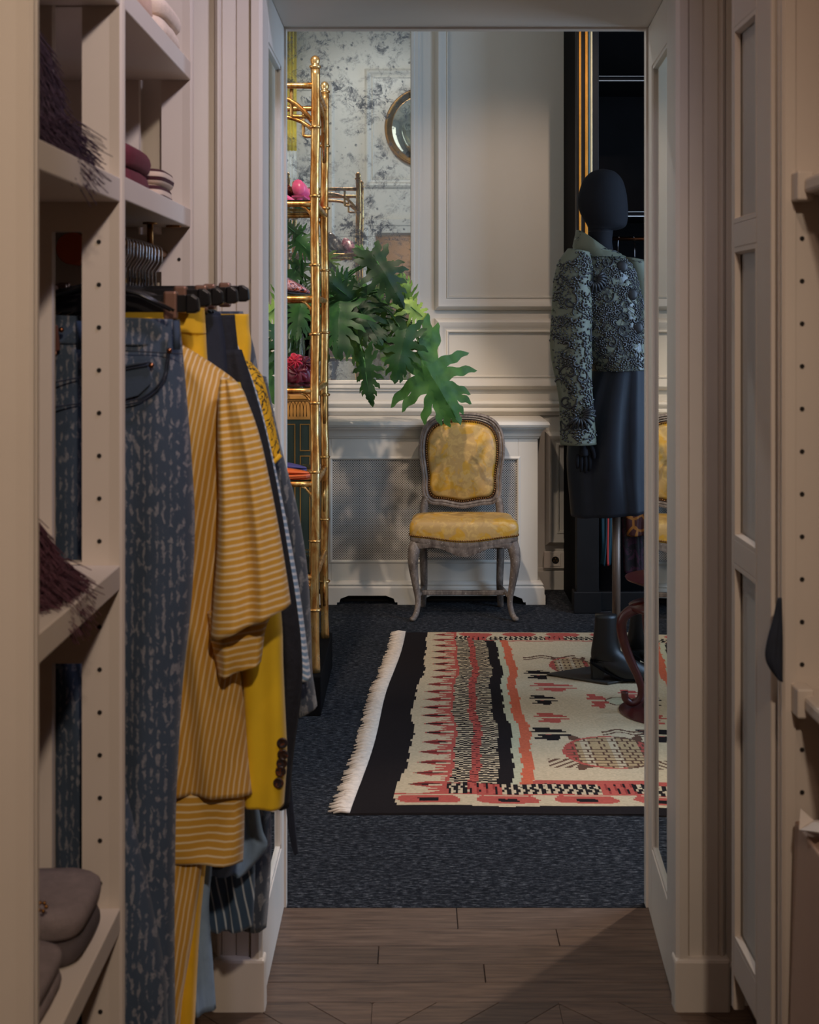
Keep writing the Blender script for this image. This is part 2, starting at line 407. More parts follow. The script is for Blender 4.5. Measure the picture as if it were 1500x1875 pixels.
# jambs with stiles, rails and a mirrored pane
def jamb(name, side):
    def fx(y, d): return (JL-d) if side < 0 else (jr(y)+d)
    def slab(mb, y0, y1, z0, z1, d0, d1):
        pl = [(fx(y0, d0), y0), (fx(y1, d0), y1), (fx(y1, d1), y1), (fx(y0, d1), y0)]
        mb.prism(pl, z0, z1, lambda p, q, h: (p, q, h)); return mb
    back = slab(MB(), DN, DF, -0.014, DH+0.01, 0.022, 0.03)
    root = struct(name, back, M['trim'])
    ya, yb, za, zb = 2.785, 3.062, 0.165, 1.99
    if side > 0: ya, yb = 2.79, 3.055
    slab(MB(), DN, ya, 0.0, DH, 0.0, 0.022).build('stile', M['trim'], root, bevel=0.003)
    slab(MB(), yb, DF, 0.0, DH, 0.0, 0.022).build('stile', M['trim'], root, bevel=0.003)
    slab(MB(), ya, yb, 0.0, za, 0.0, 0.022).build('rail', M['trim'], root, bevel=0.002)
    slab(MB(), ya, yb, zb, DH, 0.0, 0.022).build('rail', M['trim'], root, bevel=0.002)
    bd = MB()
    e = 0.008
    slab(bd, ya, ya+e, za, zb, 0.0025, 0.022); slab(bd, yb-e, yb, za, zb, 0.0025, 0.022)
    slab(bd, ya, yb, za, za+e, 0.0025, 0.022); slab(bd, ya, yb, zb-e, zb, 0.0025, 0.022)
    bd.build('bead', M['trim'], root)
    slab(MB(), ya+e*.5, yb-e*.5, za+e*.5, zb-e*.5, 0.0085, 0.0125).build('mirror_pane', M['mirror'], root)
jamb('trim_1', -1); jamb('trim_2', 1)
sof = MB().prism([(JL, DN), (jr(DN), DN), (jr(DF), DF), (JL, DF)], DH, DH+0.012, lambda p, q, h: (p, q, h))
struct('trim_3', sof, M['trim'])
# casings on the corridor side
def casing(name, x0, x1, flip=False):
    w = x1-x0
    pr = [(0, 0), (0, .020), (.06, .026), (.10, .026), (.13, .018), (.16, .022), (.42, .022), (.44, .017), (.46, .022), (.72, .026), (.74, .020), (.77, .034), (.93, .036), (1.0, .028), (1.0, 0)]
    if not flip: pr = [(1-a, b) for a, b in pr]
    pts = [(x0+a*w, DN-b) for a, b in pr]
    root = struct(name, MB().prism(pts, 0.10, 2.25, lambda p, q, h: (p, q, h)), M['trim'])
    MB().box(x0-0.004, x1+0.006, DN-0.042, DN, -0.014, 0.105).build('plinth_block', M['trim'], root, bevel=0.006)
casing('trim_4', -0.402, JL+0.001, True)
casing('trim_5', jr(DN)-0.001, 0.638, False)
struct('baseboard_right', MB().box(0.64, 1.05, DN-0.016, DN, -0.014, 0.07).box(0.64, 1.05, DN-0.02, DN, 0.07, 0.083), M['trim'], bevel=0.003)
# casing on the far-room side of the doorway, seen in the mirrors
st = MB(); to_f = lambda x, z, h: (x, DF+h, z)
st.frame([(JL, 0.0), (JL, DH), (jr(DF), DH), (jr(DF), 0.0)], [(0.005, 0), (0.005, .025), (-.05, .03), (-.055, .04), (-.10, .045), (-.11, .0)], to_f, closed=False)
struct('trim_6', st, M['trim'])
PROF = [(0, 0), (0, .010), (-.008, .026), (-.020, .034), (-.032, .030), (-.048, .014), (-.060, .011), (-.064, .016), (-.070, .016), (-.074, .004), (-.074, 0)]
st = MB()
for (a, b, c, d) in ((-1.9, -0.62, 0.5, 3.3), (0.78, 2.2, 0.5, 3.3), (-0.38, 0.62, 2.45, 3.4)):
    st.frame([(b, c), (a, c), (a, d), (b, d)], [(-o, h) for o, h in PROF], to_f)
struct('trim_7', st, M['trim'])

# far wall, panelled
wb = struct('wall_back', MB().box(RX0-0.1, RX1+0.1, WY, WY+0.1, 0, RZ), M['wall'])
to_w = lambda x, z, h: (x, WY-h, z)
def panel(x0, x1, z0, z1, prof=PROF):
    MB().frame([(x0, z0), (x1, z0), (x1, z1), (x0, z1)], prof, to_w).build('panel_moulding', M['wall'], wb, smooth=True, auto=35)
xs = lambda p: XP(p, WY); zs = lambda p: ZP(p, WY)
panel(xs(796), xs(1140), zs(568), 3.5)
panel(xs(796), xs(1140), zs(713), zs(583))
panel(-2.3, xs(775), zs(712)-0.3, zs(712)-0.02) if False else None
# chair rail running the full width of the wall
rail_pr = [(0.982, 0), (0.978, .030), (0.966, .040), (0.955, .036), (0.945, .024), (0.935, .030), (0.925, .030), (0.915, .018), (0.905, .014), (0.900, 0)]
MB().prism([(h, z) for z, h in rail_pr], RX0, RX1, lambda h, z, x: (x, WY-h, z)).build('chair_rail', M['wall'], wb, smooth=True, auto=35)
panel(xs(998), xs(1160), zs(998), zs(790))
struct('baseboard_back', MB().box(0.60, RX1, WY-0.018, WY, 0.0, 0.10).box(0.6, RX1, WY-0.012, WY, 0.10, 0.115), M['wall'], bevel=0.003)

# antique mirror set into the panelling
mx1, mz0 = xs(753), zs(697)
am = thing('antique_wall_mirror', 'tall foxed antique mirror let into the pale panelled wall', 'mirror', (-0.9, WY, mz0))
MB().frame([(-1.75, mz0), (mx1, mz0), (mx1, 3.55), (-1.75, 3.55)], [(0, 0), (-.004, .006), (0.0, .020), (.014, .024), (.02, .018), (.036, .022), (.044, .012), (.052, .012), (.052, 0)], to_w).build('mirror_frame', M['wall'], am, smooth=True, auto=35)
zseam = zs(433)
MB().box(-1.75, mx1, WY-0.008, WY-0.001, mz0, zseam-0.001).build('mirror_pane', M['antique'], am)
MB().box(-1.75, mx1, WY-0.008, WY-0.001, zseam+0.001, 3.55).build('mirror_pane', M['antique'], am)

# round mirror over the doorway, seen reflected
rmx, rmz, rr = 0.10, 2.93, 0.31
rm = thing('round_mirror', 'round mirror in a thin brown gilt frame, seen reflected in the antique mirror', 'mirror', (rmx, DF, rmz))
MB().lathe([(rr-0.012, 0.004), (rr-0.012, 0.034), (rr-0.004, 0.042), (rr+0.008, 0.038), (rr+0.012, 0.02), (rr+0.012, 0.004)], (rmx, DF, rmz), 48, 'y').build('mirror_frame', M['brass'], rm, smooth=True)
MB().lathe([(0.001, 0.034), (rr*0.5, 0.032), (rr-0.012, 0.026), (rr-0.012, 0.004), (0.001, 0.004)], (rmx, DF, rmz), 48, 'y').build('mirror_glass', M['mirror'], rm, smooth=True)
# curtain beside the doorway, also only seen reflected
M['curtain'] = plain('yellow_silk', hexc(226, 200, 70), 0.5, var=0.25, scale=10)
M['whitecloth'] = plain('white_cloth', hexc(228, 226, 222), 0.7, var=0.04)
cu = thing('curtain', 'narrow yellow curtain with white lower part, reflected beside the gilt shelf tops', 'curtain', (-0.99, DF+0.06, 0.2))
def curtain(z0, z1, mat, nm):
    rs = []
    for k in range(13):
        z = z0+(z1-z0)*k/12
        fr = [Vector((-1.06+0.14*i/20, DF+0.05+0.018*math.sin(i*1.6), z)) for i in range(21)]
        rs.append(fr+[Vector((p.x, DF+0.03, z)) for p in reversed(fr)])
    MB().rings(rs).build(nm, mat, cu, smooth=True)
curtain(2.74, 3.8, M['curtain'], 'upper_cloth'); curtain(0.2, 2.74, M['whitecloth'], 'lower_cloth')

# power socket
so = thing('power_socket', 'cream double power socket plate low on the far wall', 'socket', (XP(1018, WY), WY, zs(1040)))
sx0, sx1, sz0, sz1 = xs(995), xs(1046), zs(1039), zs(1008)
MB().box(sx0, sx1, WY-0.030, WY-0.017, sz0, sz1).build('plate', M['trim'], so, bevel=0.004)
cxs, czs = xs(1016), (sz0+sz1)/2
MB().box(cxs-0.026, cxs+0.026, WY-0.033, WY-0.03, sz0+0.012, sz1-0.012).build('insert', M['trim'], so, bevel=0.001)
MB().lathe([(0.001, 0), (0.019, 0), (0.019, -0.0015), (0.001, -0.0015)], (cxs, WY-0.033, czs), 20, 'y').build('socket_well', M['hole'], so)
pin = MB()
for dx, dz in ((-0.008, -0.004), (0.008, -0.004), (0, 0.009)): pin.ball((cxs+dx, WY-0.0345, czs+dz), 0.003, 8, 4)
pin.build('contacts', M['brass'], so)
# ------------------------------------------------------------------ radiator cover
RY = 6.46
rx = lambda p: XP(p, RY); rz = lambda p: ZP(p, RY)
rc = thing('radiator_cover', 'pale painted radiator cover with pierced grille standing against the far wall', 'radiator cover', (0.1, 6.6, 0))
X0, X1 = -0.43, rx(985)
gx0, gx1, gz0, gz1 = -0.40, rx(949), rz(1028), rz(840)
body = MB()
body.box(X0, gx0, RY, RY+0.02, 0.08, 0.82).box(gx1, X1, RY, RY+0.02, 0.08, 0.82)
body.box(gx0, gx1, RY, RY+0.02, gz1, 0.82).box(gx0, gx1, RY, RY+0.02, 0.08, gz0)
body.box(X1-0.02, X1, RY+0.02, WY-0.001, 0.08, 0.82).box(X0, X0+0.02, RY+0.02, WY-0.001, 0.08, 0.82)
body.build('case', M['wall'], rc, bevel=0.002)
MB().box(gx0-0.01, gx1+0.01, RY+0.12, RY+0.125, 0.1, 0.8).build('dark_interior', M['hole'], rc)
MB().box(gx0-0.005, gx1+0.005, RY+0.011, RY+0.014, gz0-0.005, gz1+0.005).build('grille', M['grille'], rc)
MB().frame([(gx0, gz0), (gx1, gz0), (gx1, gz1), (gx0, gz1)], [(0, -0.02), (-.006, -0.004), (0, .004), (.004, .004), (.012, 0), (.012, -.001)], lambda x, z, h: (x, RY-h, z)).build('grille_bead', M['wall'], rc)
cor = [(0, .812), (.006, .815), (.008, .822), (.012, .826), (.016, .842), (.028, .858), (.034, .862), (.034, .868), (.050, .872), (.056, .884), (.050, .897), (.04, .902)]
# cornice swept round the front and right side
path = [(X0, WY), (X0, RY), (X1, RY), (X1, WY)]
mbc = MB(); rs = []
pth = [Vector((X0, RY)), Vector((X1, RY)), Vector((X1, WY-0.002))]
def sweep_xy(mb, pts, prof, closed_prof=True):
    n = len(pts); rs = []
    for i in range(n):
        p = pts[i]; d1 = (p-pts[i-1]).normalized() if i else None; d2 = (pts[i+1]-p).normalized() if i < n-1 else None
        d1 = d1 or d2; d2 = d2 or d1
        n1 = Vector((d1.y, -d1.x)); n2 = Vector((d2.y, -d2.x)); m = (n1+n2).normalized(); m = m/m.dot(n1)
        rs.append([Vector((p.x+m.x*o, p.y+m.y*o, z)) for o, z in prof])
    mb.rings(rs, caps=True); return mb
sweep_xy(MB(), pth, cor+[(-0.015, .902), (-0.015, .812)]).build('cornice', M['wall'], rc, smooth=True, auto=30)
MB().box(X0, X1-0.001, RY+0.001, WY-0.002, 0.872, 0.9018).build('top_board', M['wall'], rc)
pl = [(0.03, .045), (.03, .082), (.022, .090), (.026, .098), (.014, .110), (.0, .114), (-.002, .114), (-.002, .045)]
sweep_xy(MB(), pth, pl).build('plinth_moulding', M['wall'], rc, smooth=True, auto=30)
# bracket feet cut from the plinth board
def foot(xa, xb, la, lb):
    pts = [(xa, 0.0), (xb, 0.0)]
    if lb: pts += [(xb, 0.012), (xb+0.012, 0.012), (xb+0.018, 0.03), (xb+0.04, 0.038), (xb+0.06, 0.046)]
    else: pts += [(xb, 0.046)]
    if la: pts += [(xa-0.06, 0.046), (xa-0.04, 0.038), (xa-0.018, 0.03), (xa-0.012, 0.012), (xa, 0.012)]
    else: pts += [(xa, 0.046)]
    MB().prism(pts, RY-0.03, RY+0.01, lambda p, q, h: (p, h, q)).build('foot', M['wall'], rc, bevel=0.001)
foot(rx(728), rx(768), True, True); foot(rx(962), rx(998), True, False); foot(X0-0.03, X0+0.06, False, True)
MB().box(X1-0.0, X1+0.03, RY+0.01, WY-0.002, 0, 0.046).build('foot', M['wall'], rc)
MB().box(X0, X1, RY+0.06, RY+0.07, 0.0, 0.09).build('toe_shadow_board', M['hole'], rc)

# ------------------------------------------------------------------ black wardrobe at the right
WF = 6.25
wx = lambda p: XP(p, WF); wz = lambda p: ZP(p, WF)
wd = thing('black_wardrobe', 'tall black open wardrobe with gilt vertical strips beside the far wall', 'wardrobe', (1.3, 6.5, 0))
wl0, wl1 = wx(1056), wx(1097)
WR = 2.3
MB().box(wl0, wl1, WF, WF+0.06, 0.0, 3.6).build('post', M['black'], wd, bevel=0.003)
MB().box(wl0, wl0+0.02, WF+0.06, WY-0.02, 0.0, 3.6).build('side_panel', M['blackmatte'], wd)
MB().box(WR-0.05, WR, WF, WY-0.02, 0.0, 3.6).build('side_panel', M['blackmatte'], wd)
MB().box(wl0+0.02, WR-0.05, WY-0.04, WY-0.02, 0.0, 3.6).build('back_panel', M['blackmatte'], wd)
MB().box(wl0-0.015, wl1+0.01, WF-0.015, WF+0.07, 0.0, wz(1083)).box(wl1, WR-0.05, WF+0.05, WF+0.07, 0, 0.09).build('plinth', M['black'], wd, bevel=0.004)
MB().box(wl0, WR, WF, WY-0.02, 3.6, 3.66).build('top_board', M['black'], wd)
M['gilt'] = plain('gilt_strip', hexc(214, 142, 52), 0.35, 0.6, var=0.15, scale=20)
M['gilt2'] = plain('pale_gilt_strip', hexc(226, 206, 160), 0.35, 0.4, var=0.1, scale=20)
M['teal'] = plain('teal_grey_strip', hexc(72, 100, 112), 0.4, 0.1, var=0.1)
for a, b, m, d in ((1060, 1064, 'gilt', .008), (1071, 1076, 'gilt', .012), (1077.5, 1081, 'teal', .008), (1081, 1084.5, 'gilt2', .012)):
    MB().box(wx(a), wx(b), WF-d, WF, 0.95, 3.6).build('gilt_strip', M[m], wd, bevel=0.0015)
for y in (144, 392):
    z = ZP(y, WF+0.06)
    sh = MB().box(wl0+0.02, WR-0.05, WF+0.06, WY-0.04, z-0.011, z+0.011).build('shelf', M['blackmatte'], wd)
    e = MB().box(wl1, WR-0.05, WF+0.054, WF+0.06, z-0.013, z-0.008).box(wl1, WR-0.05, WF+0.054, WF+0.06, z+0.009, z+0.012).build('shelf_edging', M['chrome'], sh)
zr = ZP(437, 6.5)
MB().tube([(wl0+0.02, 6.5, zr), (WR-0.05, 6.5, zr)], 0.010, 12).build('hanging_rail', M['copper'], wd, smooth=True)

def m_cells(name, bg, cell, scale, edge=0.08):
    t = NT(name); v = t.voro(t.tc(), scale, 'DISTANCE_TO_EDGE')
    t.set('Base Color', t.mix(t.ramp(v, [(edge, 0.0), (edge+0.03, 1.0)]), bg, cell)); t.set('Roughness', 0.6); return t.m
def m_blotch(name, cols, scale, rough=0.6, dist=1.0, sx=(1, 1, 1)):
    t = NT(name); n = t.noise(t.map(t.tc(), sx), scale, 3, 0.55, dist)
    st = [(0.3+0.4*i/(len(cols)), c) for i, c in enumerate(cols)]
    t.set('Base Color', t.ramp(n, st, 'CONSTANT')); t.set('Roughness', rough); return t.m
M['redprint'] = m_blotch('red_orange_print', [hexc(70, 14, 16), hexc(150, 36, 28), hexc(196, 66, 32), hexc(220, 140, 40), hexc(120, 24, 26)], 14)
M['giraffe'] = m_cells('brown_cell_print', hexc(140, 88, 28), hexc(60, 24, 24), 17)
M['darkfloral'] = m_blotch('dark_floral_print', [hexc(20, 14, 18), hexc(24, 16, 22), hexc(60, 26, 44), hexc(26, 20, 24)], 22)
M['tealred'] = plain('teal_cloth', hexc(28, 66, 78), 0.6, var=0.2)
M['redstripe'] = plain('red_cloth', hexc(190, 62, 58), 0.6, var=0.1)

# ------------------------------------------------------------------ lofted cloth
def loft(rows, Y, depth, n=14, M_=28, folds=0.0, fn=5, seed=0, pw=2.4, sub=5, slope=0.0, ell=False):
    """rows: (xl, yl, xr, yr[, depth]) in photo pixels at distance Y; gives a closed hanging volume with folds"""
    R = [Vector((r[0], r[1], r[2])) for r in rows]; R2 = [Vector((r[3], r[4] if len(r) > 4 else depth, 0)) for r in rows]
    A = smooth_path(R, sub); B = smooth_path(R2, sub)
    rs = []; uvs = []
    rnd = random.Random(seed); ph = [rnd.uniform(0, 6.28) for _ in range(6)]
    tot = len(A)-1; half = M_//2
    for i, (a, b) in enumerate(zip(A, B)):
        v = i/tot; ring = []; d = b.y
        for j in range(M_):
            front = j < half
            u = (j/half) if front else 1-((j-half)/half)
            e = 2*u-1
            prof = max(0.0, 1-abs(e)**pw)**(1/pw)
            x = a.x+(a.z-a.x)*u; y = a.y+(b.x-a.y)*u
            if ell:
                ang = PI*(j/half)
                u = 0.5-0.5*math.cos(ang) if front else 0.5-0.5*math.cos(2*PI-ang)
                x = a.x+(a.z-a.x)*u; y = a.y+(b.x-a.y)*u; prof = abs(math.sin(ang))
            amp = folds*min(1.0, 0.25+1.1*v)*(prof**0.7)
            wv = math.sin(fn*u*6.283*0.5+ph[0]+1.2*math.sin(v*2.5+ph[1]))+0.5*math.sin(fn*1.7*u*3.14+ph[2]+v*2.1)+0.35*math.sin(fn*0.6*u*3.14+ph[3]-v*3)
            dy = -prof*d*0.5 if front else prof*d*0.5
            yy = Y+dy+amp*wv*(1 if front else 0.7)+slope*(u-0.5)
            p = P(x, y, Y); ring.append(Vector((p.x, yy, p.z)))
            uvs.append(((a.x+(a.z-a.x)*u-VX)*Y/F, p.z))
        rs.append(ring)
    mb = MB(); mb.rings(rs, uvs=uvs); return mb

# clothes on the wardrobe rail
def wardrobe_garment(name, label, cat, rows, Y, mat, hookx, depth=0.05):
    t = thing(name, label, cat, tuple(P((rows[0][0]+rows[0][2])/2, rows[0][1], Y)))
    loft(rows, Y, depth, folds=0.010, fn=5, seed=sum(map(ord, name)) % 100).build('cloth', mat, t, smooth=True)
    if hookx:
        x = XP(hookx, 6.5); zt = P(0, rows[0][1], Y).z
        MB().tube([(x, Y, zt-0.01), (x, Y, zr-0.03), (x+0.0, 6.512, zr-0.012), (x, 6.512, zr+0.006), (x, 6.5, zr+0.0135), (x, 6.488, zr+0.006)], 0.0022, 6).build('hook', M['chrome'], t, smooth=True)
    return t
wardrobe_garment('printed_blouse', 'red and orange printed blouse hanging in the black wardrobe', 'blouse', [(1154, 480, 1162, 482), (1150, 500, 1172, 520), (1148, 560, 1178, 580), (1150, 700, 1182, 720)], 6.46, M['redprint'], 1160)
wardrobe_garment('dark_jacket', 'dark jacket hanging left of the printed blouse in the black wardrobe', 'jacket', [(1126, 478, 1138, 480), (1112, 500, 1148, 505), (1108, 600, 1150, 610), (1108, 760, 1150, 770)], 6.52, M['blackmatte'], 1133)
tr = wardrobe_garment('teal_trousers', 'teal trousers with a red side stripe below the mannequin skirt', 'trousers', [(1099, 800, 1123, 800), (1100, 940, 1124, 940), (1101, 1000, 1121, 1000), (1099, 1036, 1119, 1034)], 6.40, M['tealred'], None, 0.03)
loft([(1113, 800, 1117, 800), (1112, 940, 1116, 940), (1111, 1000, 1115, 1000), (1111, 1036, 1116, 1035)], 6.384, 0.014).build('side_stripe', M['redstripe'], tr, smooth=True)
wardrobe_garment('cell_print_skirt', 'skirt with brown cell print on ochre hanging in the wardrobe', 'skirt', [(1148, 800, 1190, 800), (1146, 920, 1194, 920), (1146, 960, 1196, 960), (1148, 982, 1200, 978)], 6.38, M['giraffe'], None, 0.05)
wardrobe_garment('dark_floral_dress', 'dark plum floral dress below the cell print skirt', 'dress', [(1140, 800, 1196, 800), (1138, 940, 1198, 940), (1140, 1000, 1200, 1000), (1142, 1050, 1202, 1048)], 6.46, M['darkfloral'], None, 0.05)

# ------------------------------------------------------------------ painted chest at the left
M['green'] = plain('green_painted_panel', hexc(52, 66, 58), 0.45, var=0.25, scale=9, bump=0.05)
M['ochre'] = plain('ochre_painted_frieze', hexc(200, 140, 66), 0.5, var=0.2, scale=10)
M['goldline'] = plain('gilt_line', hexc(176, 128, 62), 0.4, 0.3, var=0.1)
GY = 6.02
gx = lambda p: XP(p, GY); gz = lambda p: ZP(p, GY)
gc = thing('painted_chest', 'antique green painted chest with ochre arched frieze behind the gilt shelves', 'chest', (-0.95, 6.2, 0))
GX0, GX1 = -1.45, gx(571)
gtop = gz(722)
MB().box(GX0-0.02, GX1+0.015, GY-0.02, 6.44, gtop-0.022, gtop).build('top_board', M['ochre'], gc, bevel=0.004)
MB().box(GX0, GX1, GY, 6.43, 0.06, gtop-0.022).build('carcass', M['green'], gc, bevel=0.003)
MB().box(GX0, GX1, GY-0.006, GY, gz(768), gtop-0.024).build('frieze', M['ochre'], gc)
arch = MB()
for k in range(64):
    cx = GX0+0.02+k*0.0155
    if cx > GX1-0.02: break
    arch.tube([(cx-0.0155*math.cos(a), GY-0.007, gz(764)+0.030+0.045*math.sin(a)**0.7) for a in [PI*i/8 for i in range(9)]], 0.0009, 4)
    arch.tube([(cx, GY-0.007, gz(764)+.004), (cx, GY-0.007, gz(764)+.035)], [.0016, .0006], 4)
arch.build('arch_painting', M['blackmatte'], gc, kind='stuff')
for x0, x1, z0, z1 in ((GX1-0.30, GX1-0.075, gz(1030), gz(776)), (GX1-0.055, GX1-0.006, gz(1030), gz(834)), (GX1-0.055, GX1-0.006, gz(826), gz(776)), (GX1-0.60, GX1-0.34, gz(1030), gz(776))):
    MB().frame([(x0, z0), (x1, z0), (x1, z1), (x0, z1)], [(0, 0), (0, .003), (-.005, .003), (-.005, 0)], lambda x, z, h: (x, GY-h, z)).build('gilt_border', M['goldline'], gc)
MB().box(GX0, GX1, GY-0.004, GY, gz(1078), gz(1040)).build('base_frieze', M['ochre'], gc)
for xx in (GX0+0.05, GX1-0.05):
    MB().lathe([(0.028, 0), (0.032, 0.02), (0.02, 0.045), (0.03, 0.062)], (xx, GY+0.05, 0), 14).build('foot', M['ochre'], gc, smooth=True)
    MB().lathe([(0.028, 0), (0.032, 0.02), (0.02, 0.045), (0.03, 0.062)], (xx, 6.38, 0), 14).build('foot', M['ochre'], gc, smooth=True)
from mathutils.bvhtree import BVHTree
# ------------------------------------------------------------------ rug
def rug():
    U, V = 1.75, 2.14; nu, nv = 300, 330
    X0r, Yf = -0.036, 5.84
    BLK = hexc(34, 28, 28); CRM = hexc(204, 182, 148); RED = hexc(184, 88, 76); DRED = hexc(150, 62, 56); ORA = hexc(206, 104, 74); BRN = hexc(104, 74, 58); TAN = hexc(188, 158, 116); GRN = hexc(190, 184, 152)
    rnd = random.Random(3)
    def tri(x): return abs((x % 1.0)*2-1)
    motifs = []   # (kind, u, v, su, sv)
    for k, px, py, w_, h_ in (('K', 986, 1238, 24, 8), ('R', 1010, 1261, 36, 8), ('K', 994, 1285, 22, 9), ('R', 1008, 1318, 27, 9), ('K', 1004, 1347, 30, 12), ('R', 1093, 1286, 16, 13), ('R', 1151, 1273, 16, 8),
                              ('O', 1140, 1286, 30, 8), ('T', 1046, 1221, 38, 15), ('L', 1006, 1205, 46, 6), ('T', 1120, 1380, 78, 30), ('B', 1050, 1401, 40, 9), ('L', 1145, 1341, 40, 8), ('K', 1186, 1346, 22, 8),
                              ('T', 1300, 1240, 60, 20), ('R', 1290, 1320, 30, 9), ('K', 1330, 1290, 24, 9), ('T', 1400, 1380, 60, 28)):
        Y_ = 3360.0/(py-585); X_ = (px-755)*Y_/2400; v = Yf-Y_; t = v/V; u = (X_-X0r+.141*t)/(1+.19*t)
        motifs.append((k, u, v, w_*Y_/2400, h_*Y_*Y_/3360))
    def field(u, v):
        for k, mu, mv, su, sv in motifs:
            a = (u-mu)/su; b = (v-mv)/sv
            if abs(a) > 1.35 or abs(b) > 1.6: continue
            d = a*a+b*b
            if k in 'RK':
                row = int((b+1.2)*4); ext = (0.25, 0.5, .75, 1.0, .6, .9, .5, .7, .3, .2)[row % 10]
                shift = (.2, -.3, .1, 0, -.2, .3, .1, -.1, .2, 0)[row % 10]
                if abs(b) < 1.0 and abs(a-shift) < ext and row % 5 != 4: return RED if k == 'R' else (RED if d < .03 else BLK)
            elif k == 'T':
                if d < 1:
                    if d > .86: return RED if a < .2 else BRN
                    row = int((b+2)*6.0); cell = ((a*5.0+(row % 2)*.5) % 1.0); cb = ((b+2)*6.0) % 1.0
                    if cell < .16 or cb < .2: return BRN
                    if a < -.72: return RED
                    return TAN if (int(a*5+row*3) % 3) else RED if a > .45 else CRM
                # legs and head
                if 1 < d < 1.7 and abs(abs(a)-abs(b)*.8) < .16 and tri(a*3) > .3: return BRN
            elif k == 'O':
                if .75 < d < 1: return BRN
                if d < .75: return GRN
            elif k == 'B':
                if abs(b) < .9 and tri(a*2.3+b*1.3) < .45 and abs(a) < 1: return BRN
            elif k == 'L':
                w_ = math.sin(a*5)*.3
                if abs(a) < 1 and (abs(b-w_) < .16 or abs(b-w_-.6) < .12): return BRN
        return CRM
    def ikat(t, q):
        """black/white/red broken stripes: t across 0..1, q along in metres"""
        col = int(t*9.99); s = (q*46+(col % 2)*.5+.25*math.sin(col*1.7+q*3)) % 1.0; redb = col in (4, 5)
        if redb: return RED if s < .62 else (DRED if s < .85 else BLK)
        if col in (0, 9): return BLK if s < .5 else CRM
        return CRM if s < .42 else BLK
    def end(u, v):
        """left end border as a function of u"""
        if u < .11: return BLK
        if u < .24:
            t = (u-.11)/.13; c = v*10.2; tooth = tri(c+.5)
            if t > .93: return RED
            L = 1-t
            wdt = 1-L*1.25
            if t > .62 and tri(c*2.5) > .55+.4*(1-t): return CRM if tri(c) < .7 else RED
            if tooth < 1-wdt*1.05 and L > .07:
                return CRM
            if tooth > 1.0-.40*max(0, 1-abs(t-.55)*3.2): return DRED if tooth < .9 else BLK
            return RED
        if u < .365: return ikat((u-.24)/.125, v)
        if u < .405: return BLK
        if u < .428: return GRN
        if u < .460: return ORA
        return None
    def color(u, v):
        wob = .007*math.sin(v*7+u*2)+.004*math.sin(v*17)+.002*math.sin(v*60)
        uu = u+wob; wv = .004*math.sin(u*13)+.003*math.sin(u*29)
        vv = v+wv; vb = V-vv
        ur = U-uu
        if vb < .055: return BLK
        if vb < .15 and uu > .11:
            t = (vb-.055)/.095; c = uu*5.2
            if t < .12: return CRM
            z = tri(c)
            if abs(t-.5) < .12 and z > .75: return BLK
            if t > .25 and t < .85 and z > .18+.5*abs(t-.5): return RED
            return CRM if t < .9 else RED
        if vb < .235 and uu > .24: return ikat((vb-.15)/.085*.42 if tri(uu*3) < .75 else .5, uu)
        if vv < .075 and uu > .24:
            z = tri(uu*5.2+.3); t = vv/.075
            if t < .15: return CRM
            return RED if z > .2+.5*abs(t-.5) else CRM
        if vv < .14 and uu > .24: return ikat((vv-.075)/.065*.42 if tri(uu*3) < .75 else .5, uu)
        e = end(uu, vv)
        if e: return e
        if ur < .5:
            e = end(ur, vv)
            if e: return e
        if vb < .262: return RED
        if vv < .162 and vv > .148: return RED
        return field(u, v)
    def pos(u, v):
        t = v/V
        sk = min(.05, -0.141+.19*u)
        x = X0r+u+sk*t+.006*math.sin(v*5)*(1-min(1, u/.3)); y = Yf-v+.004*math.sin(u*6)
        z = .006+.0012*math.sin(u*9+v*3)*math.sin(v*7)
        return Vector((x, y, max(z, .004)))
    mb = MB(); vs = []; fs = []; cols = []
    for i in range(nv+1):
        for j in range(nu+1): vs.append(pos(U*j/nu, V*i/nv))
    for i in range(nv):
        for j in range(nu):
            a = i*(nu+1)+j; fs.append((a, a+nu+1, a+nu+2, a+1))
            c = color(U*(j+.5)/nu, V*(i+.5)/nv); f = 1+rnd.uniform(-.09, .09)
            cols.append((c[0]*f, c[1]*f, c[2]*f, 1))
    root = thing('kilim_rug', 'cream and red woven kilim rug with black borders on the navy carpet', 'rug', (0.7, 4.8, 0))
    t = NT('woven_kilim_wool'); at = t.n.new('ShaderNodeAttribute'); at.attribute_name = 'weave'
    v = t.tc(); wv = t.wave(t.map(v, (1, 1, 1)), 260, 0.5, 1, 'SIN', 'X'); nz = t.noise(v, 350, 2, .6)
    t.set('Base Color', t.mix(t.math('MULTIPLY', nz, 0.35), at.outputs['Color'], t.mix(1.0, at.outputs['Color'], (.55, .52, .5), 'MULTIPLY')))
    t.set('Roughness', .95); t.set('Specular IOR Level', .1); t.bump(t.math('ADD', wv, nz), .35, .003)
    mb.add(vs, fs)
    me = bpy.data.meshes.new('weave'); off = wl(root); me.from_pydata([p-off for p in vs], [], fs); me.materials.append(t.m)
    ca = me.color_attributes.new('weave', 'FLOAT_COLOR', 'CORNER')
    flat = [x for c in cols for _ in range(4) for x in c]; ca.data.foreach_set('color', flat)
    me.polygons.foreach_set('use_smooth', [True]*len(fs))
    o = bpy.data.objects.new('weave', me); COL.objects.link(o); o.parent = root
    ed = MB(); ring = [pos(U*j/nu, 0) for j in range(nu+1)]+[pos(U, V*i/nv) for i in range(1, nv+1)]+[pos(U*j/nu, V) for j in range(nu-1, -1, -1)]+[pos(0, V*i/nv) for i in range(nv-1, 0, -1)]
